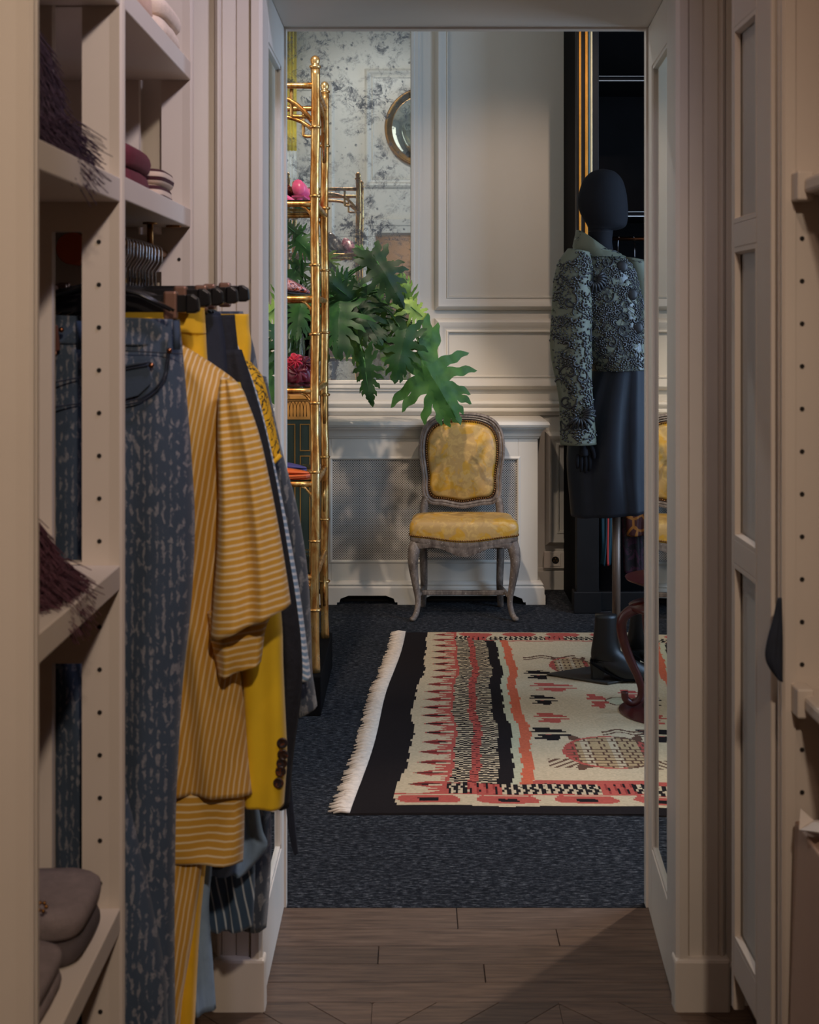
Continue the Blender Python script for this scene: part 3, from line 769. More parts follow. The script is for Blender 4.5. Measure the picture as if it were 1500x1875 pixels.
    n = len(ring); ed.add(ring+[Vector((p.x, p.y, .0002)) for p in ring], [(i, (i+1) % n, (i+1) % n+n, i+n) for i in range(n)])
    M['rugedge'] = plain('rug_edge_wool', hexc(40, 34, 34), .95)
    ed.build('bound_edge', M['rugedge'], root)
    M['fringe'] = plain('cream_fringe_wool', hexc(220, 200, 180), .95, var=.15, scale=60)
    fr = MB(); rnd2 = random.Random(5)
    for end_, sg in ((0, -1), (U, 1)):
        q = 0.0
        while q < V:
            b = pos(end_, q); l = rnd2.uniform(.04, .062); dx = rnd2.uniform(-.012, .012)
            fr.tube([b+Vector((-sg*.006, 0, .001)), b+Vector((sg*l*.5, dx*.4, .004)), b+Vector((sg*l, dx, -.0015 if b.z > .004 else 0))], [.0042, .0045, .0024], 5)
            q += .0068
    fr.build('fringe', M['fringe'], root, smooth=True, kind='stuff')
rug()

# ------------------------------------------------------------------ chair
def m_damask():
    t = NT('gold_silk_damask'); v = t.tc()
    n = t.noise(t.map(v, (1, .6, 1)), 12, 4, .55, 1.0); n2 = t.noise(v, 30, 3, .6, .8); th = t.wave(t.map(v, (1, 1, 1)), 420, .3, 1, 'SIN', 'Z')
    m = t.ramp(t.math('ADD', n, t.math('MULTIPLY', n2, .16)), [(.50, 0.0), (.56, 1.0)]); e = t.ramp(n2, [(.5, 0.0), (.58, 1.0)])
    c = t.mix(m, hexc(186, 140, 46), hexc(172, 136, 76)); c = t.mix(t.math('MULTIPLY', e, .45), c, hexc(202, 166, 92))
    dk = t.ramp(t.noise(t.map(v, (1, 1, 1), (0, 0, 0), (3, 1, 5)), 6.5, 3, .5, 1), [(.60, 0.0), (.66, 1.0)])
    c = t.mix(t.math('MULTIPLY', dk, .65), c, hexc(118, 90, 44))
    t.set('Base Color', c); t.set('Roughness', t.ramp(m, [(0, .30), (1, .55)])); t.set('Specular IOR Level', .6)
    t.bump(t.math('ADD', m, t.math('MULTIPLY', th, .3)), .12, .002); return t.m
M['damask'] = m_damask()
def m_greywood():
    t = NT('worn_grey_painted_wood'); v = t.tc(); n = t.noise(t.map(v, (1, 1, .4)), 35, 6, .7, .4); n2 = t.noise(v, 120, 3, .6)
    c = t.ramp(n, [(.3, hexc(66, 54, 46)), (.5, hexc(104, 91, 81)), (.66, hexc(136, 122, 110))])
    t.set('Base Color', t.mix(t.ramp(n2, [(.62, 0.0), (.72, .6)]), c, hexc(206, 196, 184))); t.set('Roughness', .6); t.bump(n, .25, .004); return t.m
M['greywood'] = m_greywood()
M['nail'] = plain('bronze_nail', hexc(130, 92, 58), .3, 1.0, var=.2, scale=50)
M['gimp'] = plain('brown_gimp', hexc(72, 48, 32), .8)
def chair():
    cx, yf, yb = 0.241, 6.09, 6.345
    ch = thing('upholstered_chair', 'antique grey wooden chair upholstered in gold damask before the radiator cover', 'chair', (cx, 6.2, 0))
    # back frame outline in (dx, z), centre line of the frame member
    YB = 6.365; rake = 0.16
    def byz(z): return YB-0.02+max(0, z-.45)*rake*0.35
    px = lambda p: XP(p, YB)-cx; pz = lambda p: ZP(p, YB)
    half = [(848, 760), (880, 762.5), (902, 771), (915, 786), (920.5, 806), (921, 830), (918, 855), (915.5, 876), (916, 894), (912, 909), (902, 917), (885, 918.5), (866, 922), (848, 924.5)]
    R = [(px(a), pz(b)) for a, b in half]; L = [(-x, z) for x, z in reversed(R[1:-1])]
    R2 = [(x-px(848), z) for x, z in R]; L2 = [(-x, z) for x, z in reversed(R2[1:-1])]
    loop = [(p.x, p.y) for p in smooth_path([Vector((x, z, 0)) for x, z in (R2+L2)], 5, True)]
    loop = list(reversed(loop))     # counter-clockwise
    bx = cx
    to_b = lambda x, z, h: Vector((bx+x, byz(z)-h, z))
    prof = [(-.014, -.012), (-.014, .010), (-.006, .016), (0, .012), (.005, .018), (.013, .015), (.015, .0), (.013, -.012)]
    MB().frame(loop, prof, to_b).build('back_frame', M['greywood'], ch, smooth=True, auto=50)
    # upholstered back: pillow filling the loop
    def shrink(f, o): 
        c = Vector((0, sum(p[1] for p in loop)/len(loop)))
        return [Vector((c.x+(p[0]-c.x)*f, c.y+(p[1]-c.y)*f)) for p in loop]
    rs = []
    inner = 0.9
    for k in range(9):
        f = inner*(1-k/8.0)+.001; b = .030*(1-((1-k/8.0))**3.0)+.004
        rs.append([to_b(p.x, p.y, b) for p in shrink(f, 0)])
    MB().rings(rs, caps=True).build('back_pad', M['damask'], ch, smooth=True)
    MB().rings([[to_b(p.x, p.y, -.008) for p in shrink(.93, 0)], [to_b(p.x, p.y, .003) for p in shrink(.93, 0)]]).build('back_lining', M['gimp'], ch)
    def nails(path3, sp, r, name):
        mb = MB(); acc = 0
        for a, b in zip(path3, path3[1:]+[path3[0]] if name == 'back_nails' else path3[1:]):
            d = (b-a).length; q = sp-acc if acc else 0
            while q <= d:
                mb.ball(a+(b-a)*(q/d)+Vector((0, -.0, 0)), r, 6, 3); q += sp
            acc = d-(q-sp)
        mb.build(name, M['nail'], ch, smooth=True, kind='stuff')
    nails([to_b(p.x, p.y, .010) for p in shrink(.89, 0)], .0108, .0048, 'back_nails')
    # posts joining the back to the seat
    for s in (-1, 1):
        a = loop[0]
        pts = smooth_path([(bx+s*.172, byz(.56), pz(908)), (bx+s*.182, byz(.5), .50), (bx+s*.186, YB-.03, .44), (bx+s*.19, YB-.035, .36)], 5)
        MB().tube(pts, [.020, .019, .019]+[.02]*(len(pts)-3), 10).build('back_post', M['greywood'], ch, smooth=True)
    # seat
    def plan(f, grow=0.0):
        pts = []
        for x, y in ((-.2, yb-.01), (-.235, yb-.10), (-.252, yf+.03), (-.236, yf-.012), (-.15, yf-.03), (0, yf-.042), (.15, yf-.03), (.236, yf-.012), (.252, yf+.03), (.235, yb-.10), (.2, yb-.01)):
            pts.append(Vector((x*f, (y-6.21)*f+6.21, 0)))
        return smooth_path(pts, 5, True)
    def wave(x): return -.020*math.cos(min(1, abs(x)/.25)*PI)*.5-.004
    rs = []
    for z, f, wf in ((.380, .985, 1.0), (.392, 1.0, 1.0), (.415, 1.012, .6), (.44, 1.005, .25), (.458, .972, 0), (.468, .90, 0), (.474, .75, 0), (.477, .5, 0), (.478, .2, 0), (.478, .01, 0)):
        rs.append([Vector((cx+p.x, p.y, z+wf*wave(p.x)*(1 if p.y < yf+.06 else 0))) for p in plan(f)])
    MB().rings(rs).build('seat_pad', M['damask'], ch, smooth=True)
    fr = []
    for z, f, wf, lo in ((.300, .955, 0, 1), (.318, .985, 0, 1), (.33, .975, .5, 1), (.36, .985, 1, 0), (.372, 1.0, 1.0, 0), (.383, .995, 1, 0), (.383, .9, 1, 0)):
        ring = []
        for p in plan(f):
            fx = min(1, abs(p.x)/.24); frontw = 1 if p.y < yf+.06 else 0
            zz = z+wf*wave(p.x)*frontw
            if lo: zz = z+.022+frontw*(.018*(1-math.cos(fx*2*PI))*.5*1.3-.016*math.cos(fx*PI)-.004)
            ring.append(Vector((cx+p.x, p.y, zz)))
        fr.append(ring)
    MB().rings(fr).build('seat_rail', M['greywood'], ch, smooth=True, auto=60)
    fp = [p for p in plan(1.004) if p.y < yf+.12]
    i0 = 0
    fp = sorted(fp, key=lambda p: math.atan2(p.x, -(p.y-6.3)))
    nails([Vector((cx+p.x, p.y-.001, .391+wave(p.x)*(1 if p.y < yf+.06 else .3))) for p in fp], .0108, .0048, 'seat_nails')
    # cabriole legs
    for s in (-1, 1):
        pts = smooth_path([(cx+s*.222, yf+.018, .375), (cx+s*.232, yf+.006, .33), (cx+s*.238, yf-.002, .27), (cx+s*.226, yf+.012, .17), (cx+s*.214, yf+.018, .09), (cx+s*.222, yf+.006, .035), (cx+s*.238, yf-.014, .010)], 5)
        n = len(pts); rr = [(.026, .029, .024, .017, .0135, .0135, .013)[min(6, int(i/(n-1)*6))]*(1-(i/(n-1)*6) % 1)+(.026, .029, .024, .017, .0135, .0135, .013)[min(6, int(i/(n-1)*6)+1)]*((i/(n-1)*6) % 1) for i in range(n)]
        MB().tube(pts, rr, 12).build('front_leg', M['greywood'], ch, smooth=True)
        MB().ball((cx+s*.238, yf-.014, .012), .0165, 10, 6, (1, 1.2, .72)).build('foot', M['greywood'], ch, smooth=True)
        pts = smooth_path([(cx+s*.188, yb+.0, .36), (cx+s*.186, yb+.01, .22), (cx+s*.184, yb+.02, .11), (cx+s*.19, yb+.045, .0)], 5)
        MB().tube(pts, [.021-.006*i/(len(pts)-1) for i in range(len(pts))], 8).build('back_leg', M['greywood'], ch, smooth=True)
        MB().tube([(cx+s*.214, yf+.02, .105), (cx+s*.186, yb+.01, .105)], .0105, 8).build('side_stretcher', M['greywood'], ch, smooth=True)
    MB().box(cx-.196, cx+.196, 6.20, 6.222, .095, .117).build('cross_stretcher', M['greywood'], ch, bevel=.004)
chair()

# ------------------------------------------------------------------ bamboo etagere on its plinth
EX0, EX1, EY0, EY1, EZ0, EZT = -0.80, -0.347, 4.68, 5.19, 0.14, 2.33
pb = thing('black_plinth', 'low black plinth under the gilt bamboo shelves', 'plinth', (-.6, 4.95, 0))
MB().box(-0.87, -0.322, 4.625, 5.28, 0, EZ0).build('block', M['blackmatte'], pb, bevel=.004)
et = thing('bamboo_etagere', 'tall gilded faux bamboo shelf stand with glass shelves on a black plinth', 'shelf stand', (-.57, 4.93, EZ0))
ring_me = [None]
shelf_z = [2.235, 1.812, 1.474, 1.145, .812, .48]
for ix, x in enumerate((EX0, EX1)):
    for iy, y in enumerate((EY0, EY1)):
        mb = MB()
        pts = []; rr = []
        z = EZ0
        while z < EZT-.03:
            k = (z-.12) % .246; pts.append((x+.002*math.sin(z*9+ix), y+.002*math.sin(z*7+iy), z)); rr.append(.0155+.0015*abs(math.cos(k/.246*PI))); z += .0205
        mb.tube(pts, rr, 14); p = mb.build('post', M['gold'], et, smooth=True)
        zz = 2.086
        while zz > .2:
            if ring_me[0] is None:
                ro_ = MB().lathe([(.014, -.006), (.019, -.005), (.0225, -.001), (.0225, .002), (.019, .005), (.014, .006)], (0, 0, 0), 14).build('node_ring', M['gold'], None, smooth=True)
                ring_me[0] = ro_.data; bpy.data.objects.remove(ro_)
            rg = bpy.data.objects.new('node_ring', ring_me[0]); COL.objects.link(rg); rg.parent = p; rg.location = Vector((x, y, zz))-wl(p); zz -= .246
        fn = MB().lathe([(.016, 0), (.021, .003), (.021, .010), (.013, .013), (.016, .022), (.0175, .032), (.013, .042), (.004, .047)], (x, y, EZT-.035), 14)
        fn.build('finial', M['gold'], p, smooth=True)
def bar(a, b, r, nm='rail'):
    a = Vector(a); b = Vector(b); n = 9
    MB().tube([a+(b-a)*i/n for i in range(n+1)], [r*(1.18 if i in (0, 3, 6, 9) else 1.0) for i in range(n+1)], 10).build(nm, M['gold'], et, smooth=True)
for z in shelf_z:
    bar((EX0, EY0, z), (EX1, EY0, z), .0105); bar((EX0, EY1, z), (EX1, EY1, z), .0105)
    bar((EX0, EY0, z), (EX0, EY1, z), .0105); bar((EX1, EY0, z), (EX1, EY1, z), .0105)
    if z < 2.2: MB().box(EX0+.004, EX1-.004, EY0+.004, EY1-.004, z+.0075, z+.0155).build('glass_shelf', M['glass'], et)
def arch3(a, b, z0, z1, nm='arch'):
    a = Vector(a); b = Vector(b); pts = []
    for i in range(17):
        t = i/16; e = abs(2*t-1); q = z1-(z1-z0)*e**3.2
        p = a+(b-a)*t; pts.append((p.x, p.y, q))
    MB().tube(pts, .0085, 8).build(nm, M['gold'], et, smooth=True)
for y in (EY0, EY1):
    arch3((EX0+.012, y, 0), (EX1-.012, y, 0), 2.11, 2.205)
    for sx, ex in ((1, EX0), (-1, EX1)):
        MB().tube(smooth_path([(ex+sx*.085, y+.012, 2.225), (ex+sx*.085, y+.012, 2.15), (ex+sx*.080, y+.012, 2.128), (ex+sx*.03, y+.012, 2.125), (ex+sx*.012, y+.008, 2.105)], 4), .0068, 8).build('fret_bracket', M['gold'], et, smooth=True)
    for z in shelf_z[1:]:
        for sx, ex in ((1, EX0), (-1, EX1)):
            MB().tube([(ex+sx*.05, y, z-.006), (ex+sx*.034, y, z-.014), (ex+sx*.016, y, z-.035), (ex+sx*.012, y, z-.055)], .0055, 7).build('corner_bracket', M['gold'], et, smooth=True)
for x in (EX0, EX1):
    arch3((x, EY0+.012, 0), (x, EY1-.012, 0), 2.02, 2.205)
    for z in (1.05, .70, .33):
        for sy, ey in ((1, EY0), (-1, EY1)):
            MB().tube([(x, ey+sy*.012, z-.06), (x, ey+sy*.03, z+.0), (x, ey+sy*.012, z+.06)], .0062, 7).build('corner_bracket', M['gold'], et, smooth=True)

# shoes and pouches on the glass shelves
def shoe(name, label, at, ang, L, H, mat, heelmat, group='shoes on the gilt shelves', ruff=None, low=1.0):
    x, y, z = at; t = thing(name, label, 'shoe', at, group)
    R = Matrix.Rotation(ang, 3, 'Z')
    def W(p): return Vector(at)+R @ Vector(p)
    rows = 15; rs = []; so = []
    for i in range(rows):
        q = i/(rows-1); zz = H*(1-q)**1.5*(1 if q < .9 else .9)
        w = L*(.10+.09*math.sin(min(1, q*1.02)*PI*.86+.25))*(1 if q < .93 else .62)
        top = .055*(1-q)**.7+.018*math.sin(q*PI)+.012 if q > .45 else (.062 if q < .2 else .03+.02*q)
        ring = []; top *= low
        for j in range(12):
            a = 2*PI*j/12; ring.append(W((q*L-L/2, math.cos(a)*w, zz+.006+top*(.5+.5*math.sin(a)))))
        rs.append(ring); so.append([W((q*L-L/2, sg*w*1.03, zz+h)) for sg, h in ((-1, 0), (1, 0), (1, .006), (-1, .006))])
    MB().rings(rs).build('upper', mat, t, smooth=True)
    MB().rings(so).build('sole', heelmat, t)
    if H > .02: MB().tube([W((-L/2+.02, 0, H)), W((-L/2+.012, 0, H*.5)), W((-L/2+.014, 0, 0.0))], [.016, .008, .005], 8).build('heel', heelmat, t, smooth=True)
    if ruff:
        MB().tube([W((L*.10+.012*math.cos(a), math.cos(a)*L*.175, .036+.034*math.sin(a)+H*.2)) for a in [PI*i/12 for i in range(13)]], [.010]*13, 8, flat=.45).build('embroidered_band', M['gilt'], t, smooth=True)
    return t
M['pink'] = plain('pink_satin', hexc(214, 82, 128), .35, var=.25, scale=25, sheen=.3)
M['sequin'] = m_blotch('brown_sequins', [hexc(40, 18, 16), hexc(92, 40, 30), hexc(52, 22, 20), hexc(150, 78, 52)], 90, .25)
M['pattern'] = m_blotch('orange_patterned_fabric', [hexc(40, 26, 40), hexc(176, 74, 40), hexc(198, 150, 150), hexc(60, 34, 60), hexc(190, 92, 40)], 60, .45)
M['redsatin'] = plain('red_satin', hexc(196, 28, 62), .3, var=.3, scale=18, sheen=.3)
M['plum'] = plain('plum_satin', hexc(96, 22, 42), .4, var=.3, scale=18)
M['orange'] = plain('orange_leather', hexc(218, 96, 40), .4, var=.1)
M['violet'] = plain('violet_suede', hexc(70, 58, 110), .6, var=.1)
M['navyblk'] = plain('dark_leather', hexc(24, 20, 22), .35, var=.1)
zsf = lambda k: shelf_z[k]+.0158
shoe('mule', 'pink satin mule with embroidered band on the upper glass shelf', (-.545, 4.86, zsf(1)), .35, .23, .045, M['pink'], M['pink'], ruff=M['pink'], low=.8)
shoe('pump', 'dark brown sequinned pump behind the pink mule', (-.50, 5.06, zsf(1)), 1.2, .23, .08, M['sequin'], M['navyblk'])
shoe('mule', 'second pink satin mule nearest the far gilt posts', (-.41, 5.10, zsf(1)), 1.3, .20, .04, M['pink'], M['pink'])
shoe('slingback', 'dark slingback with orange patterned lining on the middle glass shelf', (-.50, 4.86, zsf(2)), .3, .24, .03, M['pattern'], M['navyblk'])
shoe('slingback', 'black leather slingback behind the orange patterned one', (-.52, 5.05, zsf(2)), .4, .24, .08, M['navyblk'], M['navyblk'])
shoe('ballet_flat', 'violet suede flat shoe on the low glass shelf', (-.52, 4.95, zsf(4)), .25, .24, .008, M['violet'], M['violet'], low=.5)
shoe('ballet_flat', 'orange leather flat shoe on the low glass shelf', (-.50, 4.80, zsf(4)), .2, .25, .004, M['orange'], M['orange'], low=.4)
def pouch(name, label, at, r, mat, mat2, seed):
    t = thing(name, label, 'pouch', at, 'satin pouches on the gilt shelves'); rnd = random.Random(seed)
    rs = []
    ph = [rnd.uniform(0, 6) for _ in range(4)]
    prof = [(.55, 0), (.9, .06), (1.0, .35), (.95, .7), (.78, 1.0), (.5, 1.2), (.34, 1.28), (.42, 1.38), (.6, 1.5), (.62, 1.6), (.3, 1.55)]
    for k, (q, h) in enumerate([(p.x, p.y) for p in smooth_path([Vector((a, b, 0)) for a, b in prof], 3)]):
        ring = []
        for j in range(40):
            a = 2*PI*j/40; m = 1+.12*math.sin(9*a+ph[0]+h*2)+.06*math.sin(17*a+ph[1]-h*3)+.08*math.sin(3*a+ph[2])
            ring.append(Vector(at)+Vector((math.cos(a)*q*r*m, math.sin(a)*q*r*m, h*r+.012*r*math.sin(7*a+h*5))))
        rs.append(ring)
    MB().rings(rs).build('body', mat, t, smooth=True)
    for k, (fx_, fz_, fr_) in enumerate(((.15, .62, .62), (-.55, 1.05, .5), (.55, 1.15, .48), (.0, 1.35, .46))):
        c_ = Vector(at)+Vector((fx_*r, -r*.86+.25*r*abs(fx_), fz_*r)); rs = []
        for q in range(6):
            ring = []
            for j in range(40):
                a_ = 2*PI*j/40; rad = r*fr_*(q+.35)/5.35*(1+.10*math.sin(5*a_+ph[0]+q)); ring.append(c_+Vector((math.cos(a_)*rad, -.22*r*math.cos(q/5*1.3)+r*(.035+.03*q)*math.sin((7+k)*a_+q*.7+ph[1]), math.sin(a_)*rad)))
            rs.append(ring)
        MB().rings(rs, caps=False).build('ruffle', mat2 if k % 2 else mat, t, smooth=True, solid=.0012)
    MB().tube(smooth_path([Vector(at)+Vector((r*.2, -r*.9, r*.9)), Vector(at)+Vector((r*.25, -r*1.02, r*.6)), Vector(at)+Vector((r*.1, -r*.7, r*1.25))], 4), .0022, 5).build('gold_cord', M['gilt'], t, smooth=True)
pouch('drawstring_pouch', 'crimson ruffled satin drawstring pouch at the front of the gilt shelves', (-.535, 4.83, zsf(3)), .072, M['redsatin'], M['redsatin'], 1)
pouch('drawstring_pouch', 'plum satin pouch tucked behind the crimson one', (-.44, 4.99, zsf(3)), .062, M['plum'], M['redsatin'], 2)

# ------------------------------------------------------------------ plant in a glass vase on the chest
VXp, VYp = -0.56, 6.17
vz = gtop+.0005
va = thing('glass_vase', 'tall clear glass vase on the painted chest holding the green plant', 'vase', (VXp, VYp, vz))
MB().lathe([(.001, 0), (.07, 0), (.075, .02), (.085, .2), (.098, .33), (.1, .335), (.094, .335), (.081, .2), (.071, .03), (.001, .02)], (VXp, VYp, vz), 28).build('glass', M['glass'], va, smooth=True)
def m_leaf(nm='philodendron_leaf', cs=((16, 40, 24), (28, 66, 34), (62, 108, 48))):
    t = NT(nm); v = t.tc(); oi = t.n.new('ShaderNodeObjectInfo')
    n = t.noise(v, 18, 3, .5)
    c = t.ramp(t.math('ADD', t.math('MULTIPLY', oi.outputs['Random'], .5), t.math('MULTIPLY', n, .5)), [(.2, hexc(*cs[0])), (.55, hexc(*cs[1])), (.85, hexc(*cs[2]))])
    t.set('Base Color', c); t.set('Roughness', .5); t.set('Specular IOR Level', .35)
    tr = t.n.new('ShaderNodeBsdfTranslucent'); t.link(t.mix(.5, c, hexc(150, 190, 60)), tr.inputs['Color'])
    mx = t.n.new('ShaderNodeMixShader'); mx.inputs[0].default_value = .22; t.link(t.b.outputs[0], mx.inputs[1]); t.link(tr.outputs[0], mx.inputs[2]); t.link(mx.outputs[0], t.out.inputs[0]); return t.m
M['leaf'] = m_leaf(); M['leaf_young_lit'] = m_leaf('young_lit_philodendron_leaf', ((84, 118, 50), (118, 148, 64), (160, 184, 92))); M['stem'] = plain('plant_stem', hexc(46, 92, 44), .45, var=.15)  # young leaves: spotlight brightness also put into their paler green
pt = thing('philodendron', 'green philodendron with large deeply lobed leaves arching over the chair', 'plant', (VXp, VYp, vz+.05))
def leaf(bp, tp, Y, wid=.8, dY=0.0, seed=0, twist=0.0, droop=.1, stem=True, Yb=None, via=None):
    rnd = random.Random(seed)
    B = P(bp[0], bp[1], Y); T = P(tp[0], tp[1], Y)+Vector((0, dY, 0))
    ax = (T-B); L = ax.length; ax.normalize()
    view = Vector((0, -1, 0)); sd = ax.cross(view); sd = sd.normalized() if sd.length > .01 else Vector((1, 0, 0)); nm = sd.cross(ax).normalized()
    R = Matrix.Rotation(twist, 3, ax); sd = R @ sd; nm = R @ nm
    mb = MB()
    def surf(x, y):
        rad = math.hypot(x, y)/L
        return -droop*L*rad*rad*(1.2 if x > 0 else .7)-.20*abs(y)+.004*math.sin(x*55+seed)+.004*math.sin(y*60+seed*2)
    def put(x, y): return B+ax*x+sd*y+nm*surf(x, y)
    W_ = wid*L*.88; nl = 8; wk = 1.3 if seed == 1 else 1.0
    for side in (-1, 1):
        for i in range(nl):
            q = i/(nl-1); s0 = -.04*L+.78*L*q; ang = math.radians(142-120*q+rnd.uniform(-7, 7))
            ln = W_*(1.0-.60*q**1.4)*rnd.uniform(.88, 1.12)*(.86 if i == 0 else 1); w0 = L*(.148-.05*q)*wk
            n = 14; vs = []; fs = []
            for k in range(n+1):
                t = k/n; a2 = ang-.35*t*(1 if q > .25 else -.2)
                cx_ = s0+math.cos(a2)*ln*t; cy_ = math.sin(a2)*ln*t
                teeth = .5+.5*math.cos(2*PI*(t*2.6-.1)); teeth2 = .5+.5*math.cos(2*PI*(t*2.6+.35))
                body = w0*(1-t**1.6)**.8*(1.15-.45*math.sin(t*PI)*.9)
                wl_ = body*(.72+.62*teeth*t*1.4); wr_ = body*(.72+.62*teeth2*t*1.4)
                if k == 0: wl_ = wr_ = w0*1.25
                px_2, py_2 = -math.sin(a2), math.cos(a2)
                for w2 in (-wr_, -wr_*.5, 0, wl_*.5, wl_):
                    xx, yy = cx_+px_2*w2, cy_+py_2*w2
                    if yy < 0: yy = 0
                    p_ = put(xx, yy*side); vs.append(p_+nm*(.0006*i))
            for k in range(n):
                for c_ in range(4): fs.append((k*5+c_, k*5+c_+1, k*5+c_+6, k*5+c_+5))
            mb.add(vs, fs)
    vs = []; fs = []; n = 14          # terminal lobe and the web along the midrib
    for k in range(n+1):
        t = k/n; x = -.05*L+1.05*L*t; w2 = L*(.13*(1-t)**.6+.035*math.sin(t*PI*5)**2*(t > .55)+.004)
        for c_ in (-1, -.5, 0, .5, 1): vs.append(put(x, w2*c_)+nm*.0007)
    for k in range(n):
        for c_ in range(4): fs.append((k*5+c_, k*5+c_+1, k*5+c_+6, k*5+c_+5))
    mb.add(vs, fs)
    o = mb.build('leaf', M['leaf_young_lit' if seed in (2, 3, 11) else 'leaf'], pt, smooth=True)
    if stem:
        S = Vector((VXp+rnd.uniform(-.03, .03), VYp+rnd.uniform(-.03, .03), vz+.06)); mid = P(via[0], via[1], (Y+VYp)/2) if via else (S+B)/2+Vector((0, 0, .16))
        rim = Vector((VXp+(B.x-VXp)*.12, VYp, vz+.34))
        MB().tube(smooth_path([S, rim, mid, B+Vector((0, .004, 0))], 7), .0042, 7).build('leaf_stem', M['stem'], o, smooth=True)
        mb = MB().tube([B+nm*.0015, B+ax*L*.4+nm*(.0015-droop*L*.16*1.2), B+ax*L*.8+nm*(.0015-droop*L*.64*1.2)], [.0024, .0016, .0006], 5); mb.build('midrib', M['stem'], o, smooth=True)
LV = [((778, 668), (838, 768), 5.98, 1.0, 0, 1, -.25, .05, (735, 590)),
      ((752, 562), (796, 592), 6.0, .85, .05, 2, -.5, .25, (690, 530)),
      ((745, 560), (738, 508), 6.02, .8, -.08, 3, .4, .2, (690, 535)),
      ((690, 478), (742, 560), 5.9, .62, -.05, 4, -.2, .2, (640, 505)),
      ((680, 482), (652, 446), 5.95, .75, 0, 5, .3, .2, (640, 500)),
      ((668, 662), (676, 744), 5.9, .55, -.04, 6, .6, .1, (640, 600)),
      ((742, 615), (722, 700), 5.95, .7, -.05, 7, .1, .15, (690, 560)),
      ((640, 545), (600, 512), 5.95, .8, -.1, 8, 0, .25, (600, 540)),
      ((650, 555), (700, 622), 6.0, .8, -.1, 9, -.3, .2, (610, 540)),
      ((622, 565), (618, 640), 5.92, .8, -.15, 10, .2, .25, (600, 540)),
      ((640, 600), (672, 668), 6.02, .8, 0, 11, -.6, .2, (610, 560)),
      ((610, 520), (650, 500), 6.05, .85, 0, 12, .3, .2, (595, 525)),
      ((660, 600), (720, 640), 6.08, .7, .0, 13, .9, .2, (620, 560)),
      ((545, 440), (575, 470), 6.0, .8, -.1, 14, .2, .2, (555, 500)),
      ((540, 425), (515, 405), 6.0, .8, 0, 15, -.2, .2, (552, 500)),
      ((545, 490), (525, 530), 6.1, .8, -.1, 16, .3, .2, (560, 520)),
      ((550, 560), (545, 608), 5.9, .95, -.1, 17, 0, .25, (570, 540)),
      ((530, 570), (505, 590), 5.95, .9, -.1, 18, 0, .25, (560, 540)),
      ((505, 660), (498, 735), 5.95, .8, 0, 19, .4, .2, (530, 560)),
      ((600, 600), (585, 650), 6.05, .85, -.1, 20, .1, .2, (590, 560)),
      ((735, 600), (690, 590), 6.05, .7, 0, 21, .3, .2, (690, 560)),
      ((772, 640), (790, 600), 6.02, .55, 0, 22, .2, .2, (735, 580)),
      ((700, 560), (665, 505), 6.1, .6, .05, 23, .8, .2, (650, 540))]
for i, (b, t_, Y, wd_, dY, sd_, tw, dr, via) in enumerate(LV):
    leaf(b, t_, Y, wd_, dY, sd_, tw, dr, True, None, via)
# ------------------------------------------------------------------ mannequin
MY = 5.12
def m_jacket(nm='sage_brocade_jacket', thr=.60):
    t = NT(nm); v = t.tc()
    n = t.noise(v, 22, 4, .6, 1.6); e = t.noise(v, 60, 3, .6, 1.0); f = t.noise(v, 6, 3)
    m = t.ramp(n, [(thr, 0.0), (thr+.03, 1.0)])
    c = t.mix(t.math('MULTIPLY', m, t.ramp(e, [(.4, .35), (.55, 1.0)])), t.mix(f, hexc(104, 106, 88), hexc(84, 87, 74)), hexc(22, 22, 28))
    t.set('Base Color', c); t.set('Roughness', t.ramp(m, [(0, .6), (1, .25)])); t.bump(m, .6, .006); return t.m
M['jacket'] = m_jacket(); M['jacket2'] = m_jacket('dense_brocade_jacket', .475)
M['skirt'] = plain('navy_wool', hexc(27, 30, 38), .55, var=.12, scale=20, spec=.22)
M['mannequin'] = plain('black_jersey', hexc(26, 26, 30), .8, spec=.1, var=.06, scale=60, bump=.05, bscale=500)
M['bead'] = plain('jet_bead', hexc(18, 19, 26), .12, .0, var=.1, spec=1.0)
M['cord'] = plain('black_cord', hexc(24, 23, 27), .5)
M['boot'] = plain('black_boot_leather', hexc(17, 16, 16), .45, var=.15, scale=10)
M['plate'] = plain('grey_steel_plate', hexc(58, 54, 50), .5, .3, var=.08)
M['pole'] = plain('bronze_pole', hexc(110, 92, 80), .4, .5, var=.1)
mx_ = XP(1122, MY)
mn = thing('mannequin', 'black faceless mannequin in a beaded sage jacket and dark skirt', 'mannequin', (mx_, MY, .012))
ZP5 = lambda y: ZP(y, MY)
hd = loft([(1100, 310, 1108, 310, .03), (1083, 315, 1126, 315, .095), (1069, 329, 1139, 329, .145), (1061, 350, 1146, 350, .165), (1058, 370, 1149, 371, .168), (1062, 388, 1150, 391, .16), (1068, 400, 1149, 404, .148), (1073, 408, 1146, 414, .135), (1076, 414, 1137, 419.5, .12), (1077, 419, 1124, 422, .112)], MY, .15, M_=32, ell=True, sub=4)
hd.build('head', M['mannequin'], mn, smooth=True)
nk = loft([(1078, 412, 1124, 416, .10), (1078, 424, 1122, 427, .10), (1077, 444, 1121, 446, .105), (1072, 462, 1126, 466, .12), (1060, 480, 1140, 484, .16)], MY, .1, M_=28, ell=True)
nk.build('neck', M['mannequin'], mn, smooth=True)
MB().tube([nk.v[0]*0+P(1077.5+(1122-1077.5)*(.5-.5*math.cos(a)), 424+2*(.5-.5*math.cos(a)), MY)+Vector((0, -.051*math.sin(a), 0)) for a in [2*PI*i/24 for i in range(24)]], .0012, 5, loop=True).build('neck_seam', M['cord'], mn)
